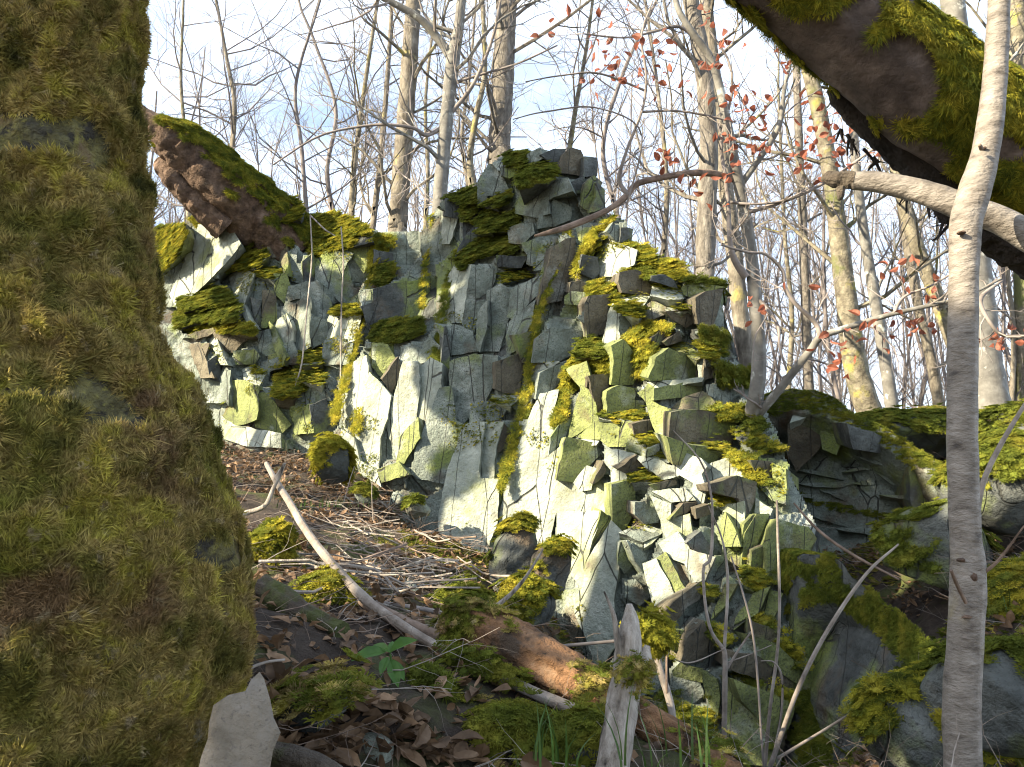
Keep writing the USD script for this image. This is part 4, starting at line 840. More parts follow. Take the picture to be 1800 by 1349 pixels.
# the big trunk that hangs across the upper right corner
ut, utm = mossy_log('hanging_mossy_trunk', 'huge leaning fallen trunk with yellow-green moss across the upper right corner', [(1150,-260,2.2,165),(1250,-160,2.3,175),(1400,-40,2.42,185),(1500,48,2.5,190),(1600,135,2.58,195),(1700,212,2.66,202),(1800,280,2.74,210),(1940,365,2.82,220)], 'birch_red', 501, 130, 56, .10, 8000,
    lambda p, q, x, y: (q @ unit([-.3, -.25, .9]) > -.47 + .4 * (meshkit.noise(p * 6, 6) - .5) - .15 * np.clip((x - 1640) / 60, 0, 1)) & (((x - 1590) / 70) ** 2 + ((y - 140) / 95) ** 2 > 1 + .9 * (meshkit.noise(p * 9, 4) - .5)), ns=4, thresh=.36)
mb = MB(); g = rnd(502)
c, r, vf = ptube([(1455,158,2.72,10),(1475,168,2.72,40),(1520,205,2.74,55),(1580,258,2.76,60),(1640,318,2.78,70),(1700,368,2.8,80),(1780,420,2.84,90),(1880,480,2.9,90)], 90, 24, .30, 26, 11); obj('loose_bark', vf, M['bark_black'], ut)
for k in range(16):
    t_ = g.random(); a = P(1470 + 210 * t_, 190 + 180 * t_ + 30, 2.75); limb(mb, a, [g.normal() * .5, 0, -1], g.uniform(.03, .10), .008, g, 1, (0, 2), n=4, up=0)
obj('bark_shreds', mb.get(), M['bark_black'], ut, kind='stuff')
# broken trunk leaning behind the left ledge
bt, btm = mossy_log('broken_leaning_trunk', 'broken brown trunk leaning down onto the left ledge, moss along its top', [(225,190,8.4,36),(285,230,8.5,50),(304,246,8.6,82),(340,276,8.8,98),(400,330,9.0,108),(460,386,9.3,116),(520,443,9.6,118)], 'bark_rot', 511, 110, 40, .22, 4200,
    lambda p, q, x, y: q @ unit([.6, -.25, .75]) > .62, rs=7, mosskey=('moss', 'moss', 'moss_yellow'), size=(1.0, 2.0), thresh=.38)
c, r, vf = ptube([(278,285,8.75,22),(300,305,8.75,46),(345,350,8.9,54),(400,400,9.1,60)], 40, 16, .25, 12, 12); obj('split_slab', vf, M['bark_rot'], bt)
# ------------------------------------------------------------------ overhang and boulders right of the outcrop
def d_over(x, y):
    base = 6.3 - (x - 1350) * .0022 - (y - 700) * .0013; top = np.interp(x, [1340, 1450, 1560, 1660], [690, 700, 760, 820]); k = np.clip((y - top - 30) / 70, 0, 1)
    return base + .38 * k - .25 * np.clip((y - 930) / 120, 0, 1)
ov = thing('rock_overhang', 'dark hollow rock face with pale rippled bedding under a mossy brow', 'rock')
om = relief([(1335,700),(1380,685),(1450,695),(1500,728),(1560,757),(1620,795),(1656,815)], [(1335,1040),(1400,1050),(1450,1060),(1520,1070),(1580,1075),(1640,1080),(1670,1080)], d_over, 90, 90, 1.2, .10, 4, 31)
obj('face', om, M['rock'], ov, smooth=25)
p, q = sample(om, 26000, 33); x, y, Y = proj(p); tp = np.interp(x, [1340, 1450, 1560, 1660], [690, 700, 760, 820]); k = ((y < tp + 34 + 40 * (meshkit.noise(p * 4, 3) - .5)) | (np.abs(y - (875 + (x - 1400) * .22)) < 12 * meshkit.noise(p * 5, 8)*2 - 4)) & (Y < 8); p, q = p[k], q[k]; g = rnd(34)
scatter('moss', ov, [(m_, M['moss']) for m_ in TUFTS], p, frames(q, g, np.array([0, 0, .8])), g.uniform(.6, 1.2, len(p)), g.integers(0, 3, len(p)))
g = rnd(35)
RIP = [((1395,800),(1480,812),(1560,805)), ((1400,825),(1470,835),(1540,860)), ((1460,770),(1490,795),(1530,815)), ((1500,800),(1560,815),(1585,800)), ((1540,830),(1580,850),(1640,845)), ((1400,850),(1480,850),(1530,835)), ((1440,860),(1520,885),(1600,895)), ((1545,870),(1600,872),(1640,855)), ((1420,905),(1500,925),(1560,940)), ((1470,930),(1540,935),(1600,960)), ((1395,775),(1430,762),(1440,775)), ((1560,965),(1600,972),(1640,965)), ((1540,1000),(1575,990),(1605,995)), ((1400,870),(1430,872),(1460,880)), ((1500,850),(1540,845),(1570,838)), ((1480,830),(1520,822),(1545,830))]
for rp in RIP:
    w = g.uniform(5, 9); a = np.array(spline(rp, 7)); e = np.array([np.sin(np.linspace(0, np.pi, 7)) ** .6 * w]).T; poly = np.vstack([a - e * [0, .45], (a + e * [0, .75])[::-1]])
    tm, fc = block(poly, (-.25, -.88, .36), -.008, .3, g, .04, lambda x, y: d_over(x, y), .006, .012); obj('rock_ripple', tm, M['rock'], ov, smooth=25)
for poly, nk, mk in [([(1385,745),(1425,730),(1460,735),(1440,790),(1400,830),(1385,800)], 'F', 'rock_brown'), ([(1440,735),(1470,722),(1490,760),(1470,800),(1445,790)], 'L', 'rock'), ([(1490,745),(1560,770),(1600,810),(1560,800),(1500,790)], 'R', 'rock_dark'), ([(1600,820),(1645,815),(1655,850),(1650,930),(1625,960),(1600,880)], 'R', 'rock_dark'), ([(1395,725),(1430,722),(1425,730),(1388,742)], 'T', 'rock_pale')]:
    tm, fc = block(poly, NRM[nk], -.08, .4, g, .06, lambda x, y: d_over(x, y)); obj('broken_block', tm, M[mk], ov, smooth=25)

def boulder(name, label, c, rad, seed, m='rock_dark', moss=None, density=5200, thresh=.42, up=.1, size=(.7, 1.3), cuts=7, group=None, lump=.18, cat='boulder', parent=None):
    """an angular stone: a ball cut by random planes, then roughened"""
    g = rnd(seed); b = trimesh.creation.icosphere(4, 1.0); v = np.array(b.vertices)
    for k in range(cuts):
        n = unit(g.normal(size=3)); h = g.uniform(.62, .85); d = v @ n; v = v - np.clip(d - h, 0, None)[:, None] * n * .96
    v = v * rad; R = trimesh.transformations.euler_matrix(g.normal() * .25, g.normal() * .25, g.random() * 6.28)[:3, :3]; v = v @ R.T
    v = v + unit(v) * ((meshkit.fbm(v / max(rad) * 2.2 + seed, 4, seed) - .5) * lump * max(rad))[:, None] + c
    tm = trimesh.Trimesh(v, b.faces, process=False); t = thing(name, label, cat, group); obj('stone', tm, M[m], t, smooth=30)
    if moss: moss_on(t, tm, density, seed + 3, moss, up=up, thresh=thresh, nscale=3.2, size=size)
    return t
# low right boulder with its mossy ridge, and the dark hollow under it
def d_rb(x, y): return 4.5 - (x - 1400) * .0040 - np.clip((y - 1100), 0, 300) * .0012 + .45 * np.exp(-((x - 1480) / 70) ** 2 - ((y - 1190) / 110) ** 2)
rb = thing('ridge_boulder', 'large dark boulder with a mossy sloping ridge at the lower right', 'boulder')
rm = relief([(1405,1010),(1425,978),(1470,985),(1520,1030),(1580,1080),(1640,1150),(1668,1200)], [(1390,1380),(1440,1400),(1500,1400),(1550,1400),(1600,1420),(1640,1430),(1690,1430)], d_rb, 80, 80, 1.3, .09, 4, 41)
obj('stone', rm, M['rock_dark'], rb, smooth=25)
p, q = sample(rm, 30000, 42); x, y, Y = proj(p); tl = np.interp(x, [1400, 1470, 1580, 1670], [985, 985, 1080, 1200]); g = rnd(43)
k = (Y < 5.2) & (meshkit.fbm(p * 5, 3, 2) > .36) & ((y < tl + 75 + 60 * (meshkit.noise(p * 4, 3) - .5)) | ((x > 1560 + (1349 - y) * .1) & (y > 1180)) | ((q[:, 2] > .5))); p, q = p[k], q[k]
scatter('moss', rb, [(m_, M['moss']) for m_ in TUFTS], p, frames(q, g, np.array([0, 0, .6])), g.uniform(.5, 1.0, len(p)), g.integers(0, 3, len(p)))
boulder('mossy_boulder', 'mossy boulder behind the young birch at the right edge', P(1790, 850, 4.6), [.42, .4, .30], 601, 'rock_dark', ('moss',), thresh=.36)
boulder('mossy_boulder', 'dark mossy boulder low beside the hollow face left of the birch', P(1640, 960, 4.6), [.22, .3, .28], 602, 'rock_dark', ('moss',), thresh=.38)
boulder('mossy_boulder', 'yellow mossy boulder at the right edge below the grass tuft', P(1790, 1050, 3.4), [.18, .2, .10], 603, 'rock_dark', ('moss_yellow', 'moss'), thresh=.3)
boulder('mossy_boulder', 'green mossy mound behind the birch foot at the bottom right', P(1650, 1290, 2.7), [.22, .25, .22], 604, 'rock_dark', ('moss', 'moss_yellow'), thresh=.36)
boulder('mossy_boulder', 'bare grey rock in the bottom right corner', P(1790, 1230, 2.5), [.20, .3, .16], 605, 'rock_dark', ('moss',), thresh=.56)
boulder('mossy_boulder', 'mossy crest boulder left of the young birch on the skyline', P(1610, 772, 6.6), [.75, .5, .22], 606, 'rock_dark', ('moss',), thresh=.34, density=1800)
boulder('mossy_boulder', 'upper mossy boulder on the skyline at the right edge', P(1800, 780, 5.6), [.5, .5, .25], 607, 'rock_dark', ('moss',), thresh=.36)
boulder('mossy_stone', 'yellow moss covered stone at the foot of the left slabs', P(582, 812, 6.6), [.17, .17, .20], 611, 'rock_dark', ('moss_yellow',), thresh=.25, up=-.6)
boulder('mossy_stone', 'bright yellow mossy stump stone beside the big trunk', P(482, 965, 3.25), [.075, .08, .10], 612, 'bark_dark', ('moss_yellow', 'moss'), thresh=.2, up=-.6)
boulder('mossy_stone', 'green moss mound below the long pale branch', P(578, 1062, 2.9), [.085, .09, .10], 613, 'rock_dark', ('moss', 'moss_yellow'), thresh=.3, up=-.4)
boulder('mossy_stone', 'tall mossy stone leaning on the foot of the white slab', P(905, 985, 5.0), [.15, .13, .26], 614, 'rock_dark', ('moss_yellow', 'moss'), thresh=.40, up=-.3)
boulder('mossy_stone', 'mossy topped stone right against the white slab', P(962, 1010, 4.9), [.13, .12, .22], 615, 'rock_dark', ('moss_yellow', 'moss'), thresh=.40, up=-.2)
boulder('mossy_stone', 'small dark mossy stone under the tall leaning stone', P(930, 1065, 4.6), [.16, .12, .16], 616, 'rock_dark', ('moss', 'moss_yellow'), thresh=.42, up=-.2)
boulder('mossy_stone', 'small mossy mound in front of the green seedling', P(755, 1230, 2.3), [.05, .06, .08], 617, 'soil', ('moss',), thresh=.2, up=-.4)
boulder('mossy_stone', 'low mossy stone below the orange log', P(890, 1290, 2.15), [.10, .09, .045], 618, 'rock_dark', ('moss',), thresh=.35, up=-.2)
boulder('mossy_stone', 'mossy hump at the foot of the silver stump', P(1010, 1310, 2.1), [.09, .09, .05], 619, 'rock_dark', ('moss',), thresh=.33, up=-.2)
boulder('mossy_stone', 'mossy hump between the slab stone and the white pebbles', P(560, 1240, 1.9), [.11, .11, .045], 620, 'rock_dark', ('moss', 'moss_bark'), thresh=.33, up=-.2)
for k, (px, py, Y, s_, lab, m) in enumerate([(735,895,6.3,.11,'angular grey stone at the foot of the grey slab','rock'), (700,880,6.4,.09,'squarish stone left of the angular grey stone','rock'), (722,1050,3.9,.09,'flat grey stone half buried beside the crossed twigs','rock'), (815,1070,3.8,.14,'squared grey stone behind the mossy log end','rock'), (655,1320,1.95,.05,'pale cracked stone at the bottom left of the leaf litter','rock_pale'), (628,1305,1.98,.03,'small whitish pebble beside the pale cracked stone','rock_pale'), (640,870,6.3,.08,'mossy edged stone in the scree below the left slabs','rock'), (540,1000,3.4,.05,'small stone beside the bright mossy stump stone','rock'), (800,1275,2.2,.05,'grey stone under the dry branch','rock')]):
    boulder('stone', lab, P(px, py, Y), np.array([1.1, .9, .8]) * s_, 640 + k, m, ('moss',) if k in (0, 6, 3) else None, thresh=.5, cat='stone', cuts=10, lump=.10)
# the flat slab that stands upright at the bottom left
st = thing('upright_stone_slab', 'flat grey-tan stone slab propped on edge at the foot of the mossy tree', 'stone slab')
tm, fc = block([(455,1181),(462,1192),(474,1230),(480,1262),(492,1288),(478,1320),(462,1400),(330,1400),(352,1330),(362,1300),(372,1240),(400,1222),(430,1215),(440,1195)], (-.05, -.95, .25), 0, .035, rnd(71), .02, lambda x, y: 1.27 + 0 * x, .005, .010)
obj('slab', tm, M['slab'] if 'slab' in M else M['stick'], st, smooth=25)

# ------------------------------------------------------------------ dead wood on the slope
def on_ground(px, py):
    """where the sight line through (px, py) meets the slope"""
    Y = np.linspace(1.3, 9, 260); q = P(px, py, Y); d = q[:, 2] - ground_z(q[:, 0], q[:, 1]); i = np.argmax(d < 0)
    return q[i] if d[i] < 0 else None
def rested(rows, lift=.96):
    """the same limb laid so that it lies on the slope and not in it"""
    out = []
    for x, y, Y, w in rows:
        q = on_ground(x, y); out.append((x, y, min(Y, q[1] * lift) if q is not None else Y, w))
    return out
def deadwood(name, label, rows, m, seed, n=50, sides=14, rough=.12, rs=18, cat='branch', wig=.0, part='wood'):
    t = thing(name, label, cat); rows = rested(rows) if name in ('long_pale_branch', 'orange_log', 'long_thin_twig', 'hidden_log', 'rotten_log') else rows; c, r, vf = ptube(rows, n, sides * 2, rough, rs, seed, wig, .28); tm = trimesh.Trimesh(*vf, process=False); obj(part, tm, M[m], t, smooth=40); return t, tm
t, tm = deadwood('long_pale_branch', 'long weathered branch lying down the slope with a forked broken end', [(468,815,3.441,7.8),(485,845,3.348,11.1),(510,885,3.255,12.5),(540,935,3.116,13.8),(590,1000,2.929,16.4),(650,1060,2.744,17.0),(720,1108,2.604,16.4),(785,1145,2.511,15.8),(850,1175,2.418,17.0),(930,1215,2.325,19.7),(1020,1252,2.251,21.0)], 'stick', 701, 70)
c, r, vf = ptube([(484,846,3.35,11),(493,830,3.33,9),(501,815,3.32,4)], 10, 8, .2, 30, 4); obj('fork', vf, M['deadwood'], t)
c, r, vf = ptube([(505,880,3.5,3),(498,862,3.45,3),(510,840,3.4,2)], 10, 5, .2, 30, 5); obj('twig', vf, M['stick_brown'], t)
moss_on(t, trimesh.Trimesh(*ptube(rested([(790,1148,2.50,26),(850,1176,2.42,30),(915,1208,2.33,26)], .955), 20, 12)[2], process=False), 9000, 21, ('moss',), up=-.2, thresh=.3, size=(.4, .8))
t, tm = deadwood('pale_crossed_stick', 'thin white stick crossing under the forked end of the long branch', [(500,815,3.290,5),(480,860,3.290,7),(465,890,3.290,8),(430,903,3.290,9),(400,915,3.196,6)], 'deadwood', 702, 24, 8)
t, tm = deadwood('orange_log', 'barkless orange-brown log with a mossy sawn-off end', [(822,1098,2.585,62),(850,1108,2.557,74),(900,1135,2.500,78),(960,1168,2.425,80),(1020,1202,2.350,78),(1075,1230,2.294,66),(1130,1262,2.237,56),(1200,1310,2.162,60),(1280,1370,2.068,60)], 'orange_wood', 703, 110, 32, .13, 22, cat='log')
ec = trimesh.Trimesh(*ptube(rested([(800,1090,2.61,54),(830,1096,2.585,66),(866,1104,2.557,56)]), 14, 20, .25, 12)[2], process=False); moss_on(t, ec, 11000, 22, ('moss', 'moss_bark'), up=-1.5, thresh=.30, nscale=6, size=(.4, .9)); moss_on(t, tm, 5000, 23, ('moss_bark', 'moss'), up=.35, thresh=.55, nscale=5, size=(.4, .8))
t, tm = deadwood('silver_stump', 'weathered silver dead stem standing with a split pointed top and moss collar', [(1068,1480,1.82,56),(1072,1400,1.85,56),(1080,1340,1.88,54),(1090,1270,1.9,52),(1098,1215,1.92,50),(1104,1170,1.93,48),(1106,1120,1.94,40),(1108,1090,1.95,26),(1106,1062,1.95,9)], 'deadwood', 704, 70, 28, .16, 22, cat='stump')
c, r, vf = ptube([(1092,1190,1.92,14),(1086,1130,1.92,12),(1078,1080,1.92,8),(1062,1040,1.92,3)], 20, 8, .15, 30, 6); obj('splinter', vf, M['deadwood'], t)
c, r, vf = ptube([(1118,1190,1.93,34),(1132,1160,1.93,26),(1138,1135,1.93,10)], 16, 12, .25, 30, 7); obj('side_knob', vf, M['deadwood'], t)
kn = trimesh.Trimesh(*ptube([(1096,1192,1.9,24),(1116,1180,1.89,36),(1136,1184,1.9,26)], 14, 14, .2, 20)[2], process=False); moss_on(t, kn, 12000, 24, ('moss', 'moss_bark'), up=-1.5, thresh=.30, nscale=8, size=(.2, .5)); 
kb = trimesh.creation.icosphere(3, .038); kb.apply_translation(P(1146, 1112, 2.35)); mp = thing('moss_cushion', 'golden moss cushion just behind the silver stump top', 'moss'); obj('cushion', kb, M['moss_yellow'], mp); moss_on(mp, kb, 26000, 25, ('moss_yellow',), up=-1.5, thresh=.15, size=(.4, .8))
ks, _ = deadwood('grey_snag', 'short grey stick standing right of the silver stump', [(1150,1115,2.6,10),(1158,1170,2.55,13),(1175,1225,2.5,14),(1182,1260,2.45,12),(1190,1330,2.4,14)], 'stick', 705, 24, 9)
ST = [('thin bare sapling with two upright forks in front of the rock', [[(1270,1349,3.3,13),(1272,1250,3.3,14),(1275,1160,3.3,13),(1272,1139,3.3,12)], [(1272,1142,3.3,11),(1250,1110,3.3,9),(1240,1060,3.3,8),(1238,1000,3.3,8),(1250,985,3.3,9),(1254,940,3.3,8),(1250,870,3.3,6),(1230,810,3.3,5),(1182,757,3.3,3)], [(1274,1140,3.3,9),(1279,1060,3.3,8),(1278,1000,3.3,7),(1268,945,3.3,5),(1245,890,3.3,3)], [(1276,1180,3.3,8),(1300,1140,3.3,6),(1320,1110,3.3,5)], [(1268,1142,3.3,2),(1210,1165,3.3,4),(1165,1150,3.3,3)], [(1278,1165,3.3,4),(1320,1150,3.3,3),(1356,1134,3.3,2)]]),
      ('tall thin grey stem rising from the low right corner of the rock', [[(1345,1349,3.2,10),(1355,1240,3.2,9),(1368,1130,3.2,8),(1372,1020,3.2,8),(1366,880,3.2,6)]]),
      ('slim bluish stem leaning left in front of the striped blocks', [[(1345,1349,3.0,6),(1335,1230,3.0,6),(1322,1110,3.0,6),(1305,1040,3.0,5),(1285,980,3.0,4)]]),
      ('straight bare stick leaning far right over the dark hollow', [[(1350,1349,2.9,13),(1400,1220,2.9,12),(1460,1100,2.9,11),(1520,1010,2.9,9),(1578,955,2.9,5)]]),
      ('short bare stick leaning low over the dark hollow', [[(1365,1335,2.9,9),(1440,1290,2.9,7),(1500,1255,2.9,6),(1552,1234,2.9,3)]]),
      ('white curled dead stem beside the tall grey stem', [[(1360,1320,3.1,6),(1373,1250,3.1,6),(1374,1190,3.1,6),(1360,1165,3.1,4),(1338,1163,3.1,2)]]),
      ('bare stem rising at the right edge behind the birch', [[(1715,920,2.6,15),(1725,860,2.6,15),(1750,800,2.6,14),(1800,715,2.6,11),(1850,640,2.6,9)]]),
      ('dark fallen stick across the foot of the hollow face', [[(1395,885,4.4,5),(1440,935,4.3,8),(1500,978,4.2,8),(1580,1020,4.1,5)]]),
      ('thin whip stem in front of the golden moss cushion', [[(1176,1100,2.5,4),(1172,1160,2.5,6),(1172,1230,2.5,7)]])]
for k, (lab, parts) in enumerate(ST):
    t = thing('bare_stem', lab, 'stem')
    for j, rows in enumerate(parts):
        rows = [(a, b, c_, w_ * .66) for a, b, c_, w_ in rows]; c, r, vf = ptube(rows, 26, 8, .07, 25, 720 + k + j, .012); obj('stem' if j == 0 else 'side_stem', vf, M['stick_brown' if k in (7, 8) else 'twig' if k == 2 else 'stick'], t, smooth=True)
t, tm = deadwood('long_thin_twig', 'long pale twig arching up from the leaf litter over the orange log', [(665,1060,3.6,3),(760,1085,3.4,6),(830,1085,3.3,8),(880,1060,3.3,8),(920,1020,3.3,6),(955,965,3.3,3)], 'deadwood', 706, 30, 7)
t, tm = deadwood('long_thin_twig', 'grey twig lying level between the orange log and the silver stump', [(830,1150,2.9,5),(900,1142,2.85,6),(975,1137,2.8,6),(1085,1127,2.7,6),(1180,1120,2.6,4)], 'twig', 707, 24, 7)
t, tm = deadwood('long_thin_twig', 'grey twig running from the pale branch to the mossy log end', [(660,1058,3.4,5),(740,1070,3.3,7),(790,1082,3.2,7),(840,1100,3.1,7)], 'twig', 708, 24, 7)
t, tm = deadwood('rotten_log', 'dark rotten log half buried beside the foot of the mossy tree', [(455,1030,2.6,40),(500,1060,2.55,44),(550,1090,2.5,40),(600,1115,2.45,34)], 'bark_dark', 709, 40, 16, .3, 14, cat='log')
t, tm = deadwood('rotten_log', 'purplish rotten wood at the bottom edge beside the flat slab', [(470,1320,1.62,36),(510,1330,1.6,44),(560,1349,1.58,40),(600,1380,1.55,40)], 'bark_dark', 710, 40, 16, .3, 16, cat='log')
t, tm = deadwood('hidden_log', 'dark log lying under the long pale branch', [(610,1030,3.2,16),(660,1070,3.05,22),(740,1110,2.95,26),(800,1135,2.85,24)], 'stick_brown', 711, 30, 12, .2)
t, tm = deadwood('curved_root', 'curved thin root beside the top of the flat slab', [(400,1205,1.6,5),(430,1180,1.62,6),(465,1165,1.66,5),(500,1160,1.7,4)], 'stick', 712, 16, 7)

# ------------------------------------------------------------------ leaf litter, twigs, plants
def on_ground(px, py):
    """where the sight line through (px, py) meets the slope"""
    Y = np.linspace(1.3, 9, 260); q = P(px, py, Y); d = q[:, 2] - ground_z(q[:, 0], q[:, 1]); i = np.argmax(d < 0)
    return q[i] if d[i] < 0 else None
LIT = shapely.Polygon([(470,1349),(470,1150),(430,930),(450,790),(620,850),(760,960),(870,985),(850,1060),(1000,1200),(1080,1349)])
LIT2 = shapely.Polygon([(1440,1349),(1420,1180),(1660,1250),(1660,1349)])
LIT3 = shapely.Polygon([(1730,1349),(1730,950),(1800,930),(1800,1349)])
g = rnd(801); spots = []
for poly, n in ((LIT, 5200), (LIT2, 300), (LIT3, 500)):
    x0, y0, x1, y1 = poly.bounds; q = np.stack([g.uniform(x0, x1, n), g.uniform(y0, y1, n)], 1); q = q[shapely.contains_xy(poly, q[:, 0], q[:, 1])]
    for a in q[:1400 if poly is LIT else 200]:
        w = on_ground(*a)
        if w is not None: spots.append(w)
spots = np.array(spots); near = np.argsort(spots[:, 1])
n_leaf = 0
for i in near[:260]:
    v, f = leaf_mesh(g.uniform(.05, .09), g.uniform(.03, .05), g.uniform(-.8, 1.0), g); R = rotm(g, .5); w = spots[i]
    t = obj('fallen_leaf', (v @ R.T + w + [0, 0, .012 + .015 * g.random()], f), M['leaf_brown'], label='curled dry brown leaf lying on the forest floor', cat='leaf', group='dead leaves littering the near slope')
# further leaves and small debris, all over the ground by area
gg = np.column_stack([g.uniform(-3, 4, 34000), g.uniform(1.2, 9, 34000)]); dens = meshkit.fbm(np.column_stack([gg, 0 * gg[:, 0]]) * 1.1, 3, 4); gg = gg[dens > .38]; gz = ground_z(gg[:, 0], gg[:, 1])
pts = np.column_stack([gg, gz + .012]); LP = [(leaf_mesh(.06, .035, c_, rnd(k)), M['leaf_brown']) for k, c_ in enumerate((.5, -.6, 1.0, .1))]
q = frames(np.tile([0, 0, 1.0], (len(pts), 1)) + g.normal(size=(len(pts), 3)) * .45, g)
scatter('leaf_litter', None, LP, pts[:20000], q[:20000], g.uniform(.4, 1.2, len(pts[:20000])), g.integers(0, 4, len(pts[:20000])), label='carpet of small dead brown leaves over the slope', cat='leaf litter')
def twig_mesh(seed):
    gq = rnd(seed); mb = MB(); limb(mb, np.zeros(3), [1, 0, 0], 1.0, .006, gq, 1, (0, 3), n=6, up=0, wig=.16); return mb.get()
TW = [twig_mesh(s) for s in range(5)]
k = 3600; ii = g.integers(0, len(pts), k); tp = pts[ii] + [0, 0, .008]; sc = g.uniform(.10, .42, k); flat = unit(np.column_stack([g.normal(size=(k, 2)), g.normal(size=k) * .22]))
def quat_x(d):
    w = 1 + d[:, 0]; ax = np.cross(np.tile([1.0, 0, 0], (len(d), 1)), d); q = np.column_stack([w, ax]); q[w < 1e-5] = [0, 0, 0, 1]; return q / np.linalg.norm(q, axis=1, keepdims=True)
scatter('twig_litter', None, [(m_, M[t]) for m_ in TW for t in ('stick', 'stick_brown')], tp, quat_x(flat), sc, g.integers(0, 10, k), label='fine broken twigs strewn all over the slope', cat='twig litter')
# the pile of dry sticks in the middle of the slope
for k in range(150):
    a = (g.uniform(560, 860), g.uniform(860, 1060)); w = on_ground(*a)
    if w is None: continue
    L = g.uniform(.25, .8); d = unit([g.normal(), g.normal() * .8, g.normal() * .12]); pp = w + np.linspace(-.5, .5, 7)[:, None] * L * d + np.cumsum(g.normal(size=(7, 3)), 0) * .008 * L; pp[:, 2] = np.maximum(pp[:, 2], ground_z(pp[:, 0], pp[:, 1]) + .01) + g.random() * .05
    obj('dry_stick', trimesh.Trimesh(*tube(pp, np.linspace(1, .5, 7) * g.uniform(.003, .008), 5), process=False), M[['stick', 'stick_brown', 'deadwood'][g.integers(3)]], label='thin dry stick in the tangled brushwood below the slabs', cat='stick', group='dry sticks heaped below the slabs')
# moss on the ground
gm = np.column_stack([g.uniform(-1.2, 4.2, 60000), g.uniform(1.2, 8.5, 60000)]); z = ground_z(gm[:, 0], gm[:, 1]); f3 = np.column_stack([gm, z]); nz = meshkit.fbm(f3 * 1.9, 3, 91); gm = f3[(nz > .50 + .09 * (gm[:, 0] < .8))]
scatter('ground_moss', None, [(m_, M[t]) for m_ in TUFTS for t in ('moss', 'moss', 'moss_bark')], gm[:24000], frames(np.tile([0, 0, 1.0], (len(gm[:24000]), 1)) + g.normal(size=(len(gm[:24000]), 3)) * .2, g), g.uniform(.5, 1.1, len(gm[:24000])), g.integers(0, 9, len(gm[:24000])), label='patchy green moss creeping over the forest floor', cat='moss')
def blade(L, w, bend, az, g):
    t = np.linspace(0, 1, 6); x = bend * L * t ** 2; z = L * (t - .35 * bend * t ** 2); s = w * (1 - t ** 1.6); v = np.vstack([np.stack([x, s, z], 1), np.stack([x, -s, z], 1)]); i = np.arange(5); f = np.vstack([np.stack([i, i + 1, i + 7], 1), np.stack([i, i + 7, i + 6], 1)]); c, s_ = math.cos(az), math.sin(az)
    return v @ np.array([[c, -s_, 0], [s_, c, 0], [0, 0, 1]]).T, f
def grass(label, px, py, Y, n, L, spread, seed):
    g = rnd(seed); c = P(px, py, Y); t = thing('grass_tuft', label, 'grass')
    for k in range(n):
        v, f = blade(L * g.uniform(.5, 1.2), .0028, g.uniform(.1, .9), g.random() * 6.28, g); obj('blade', (v + c + [g.normal() * spread, g.normal() * spread, 0], f), M['grass'], t)
grass('long green grass blades at the left of the silver stump', 985, 1345, 1.75, 16, .14, .035, 811)
grass('long bright grass blades at the right of the silver stump', 1150, 1349, 1.75, 18, .17, .05, 812)
grass('low green grass under the forked pale branch', 575, 892, 4.8, 34, .08, .14, 813)
grass('small grass tuft at the right edge behind the birch', 1780, 1085, 3.3, 40, .13, .07, 814)
grass('sparse grass on the skyline beside the broad grey trunk', 1745, 770, 6.0, 40, .22, .15, 815)
sd = thing('green_seedling', 'small leafy seedling with serrated green leaves among dead leaves', 'plant')
c0 = P(690, 1235, 2.2); c1 = P(686, 1150, 2.2); obj('stem', tube(np.array([c0, (c0 + c1) / 2 + [.004, 0, 0], c1]), [.004, .0035, .003], 6), M['leaf_green'], sd)
gq = rnd(821)
for (tx, ty, dy, bx, by) in [(616,1158,-.03,678,1145), (732,1122,-.02,686,1146), (700,1205,-.06,686,1160), (668,1185,-.05,682,1155), (690,1125,.03,686,1148), (712,1195,-.02,690,1160), (655,1130,.03,684,1146)]:
    a, b = P(bx, by, 2.2), P(tx, ty, 2.2 + dy); L = np.linalg.norm(b - a); v, f = leaf_mesh(L, L * .42, .25, gq); X = unit(b - a); Yv = unit(np.cross([0, -.6, .8], X)); Zv = np.cross(X, Yv); obj('leaf', (v @ np.stack([X, Yv, Zv]) + a, f), M['leaf_green'], sd)
for k, (px, py, Y, s_, lab) in enumerate([(620,1138,2.25,.07,'tan dead leaf standing left of the seedling'), (712,1165,2.3,.08,'pinkish brown dead leaf just right of the seedling'), (690,1160,2.35,.06,'pale brown leaf behind the seedling stem'), (905,1240,2.3,.09,'long folded brown leaf below the pale branch'), (925,1275,2.2,.08,'crumpled brown leaf hanging over the low mossy stone'), (915,1335,1.85,.09,'reddish brown leaf at the bottom edge left of the grass'), (860,1205,2.45,.07,'brown leaf under the mossy stretch of the pale branch'), (700,970,4.7,.12,'yellowish tan leaf on the brushwood'), (690,1260,2.1,.08,'purple brown curled leaf under the seedling'), (730,1310,1.9,.07,'grey brown leaf beside the pale cracked stone')]):
    gq = rnd(830 + k); v, f = leaf_mesh(s_, s_ * .55, gq.uniform(-.5, .8), gq); R = trimesh.transformations.euler_matrix(.9 + gq.normal() * .3, gq.normal() * .4, gq.random() * 6)[:3, :3]; obj('large_dead_leaf', (v @ R.T + P(px, py, Y), f), M['leaf_brown'], label=lab, cat='leaf')
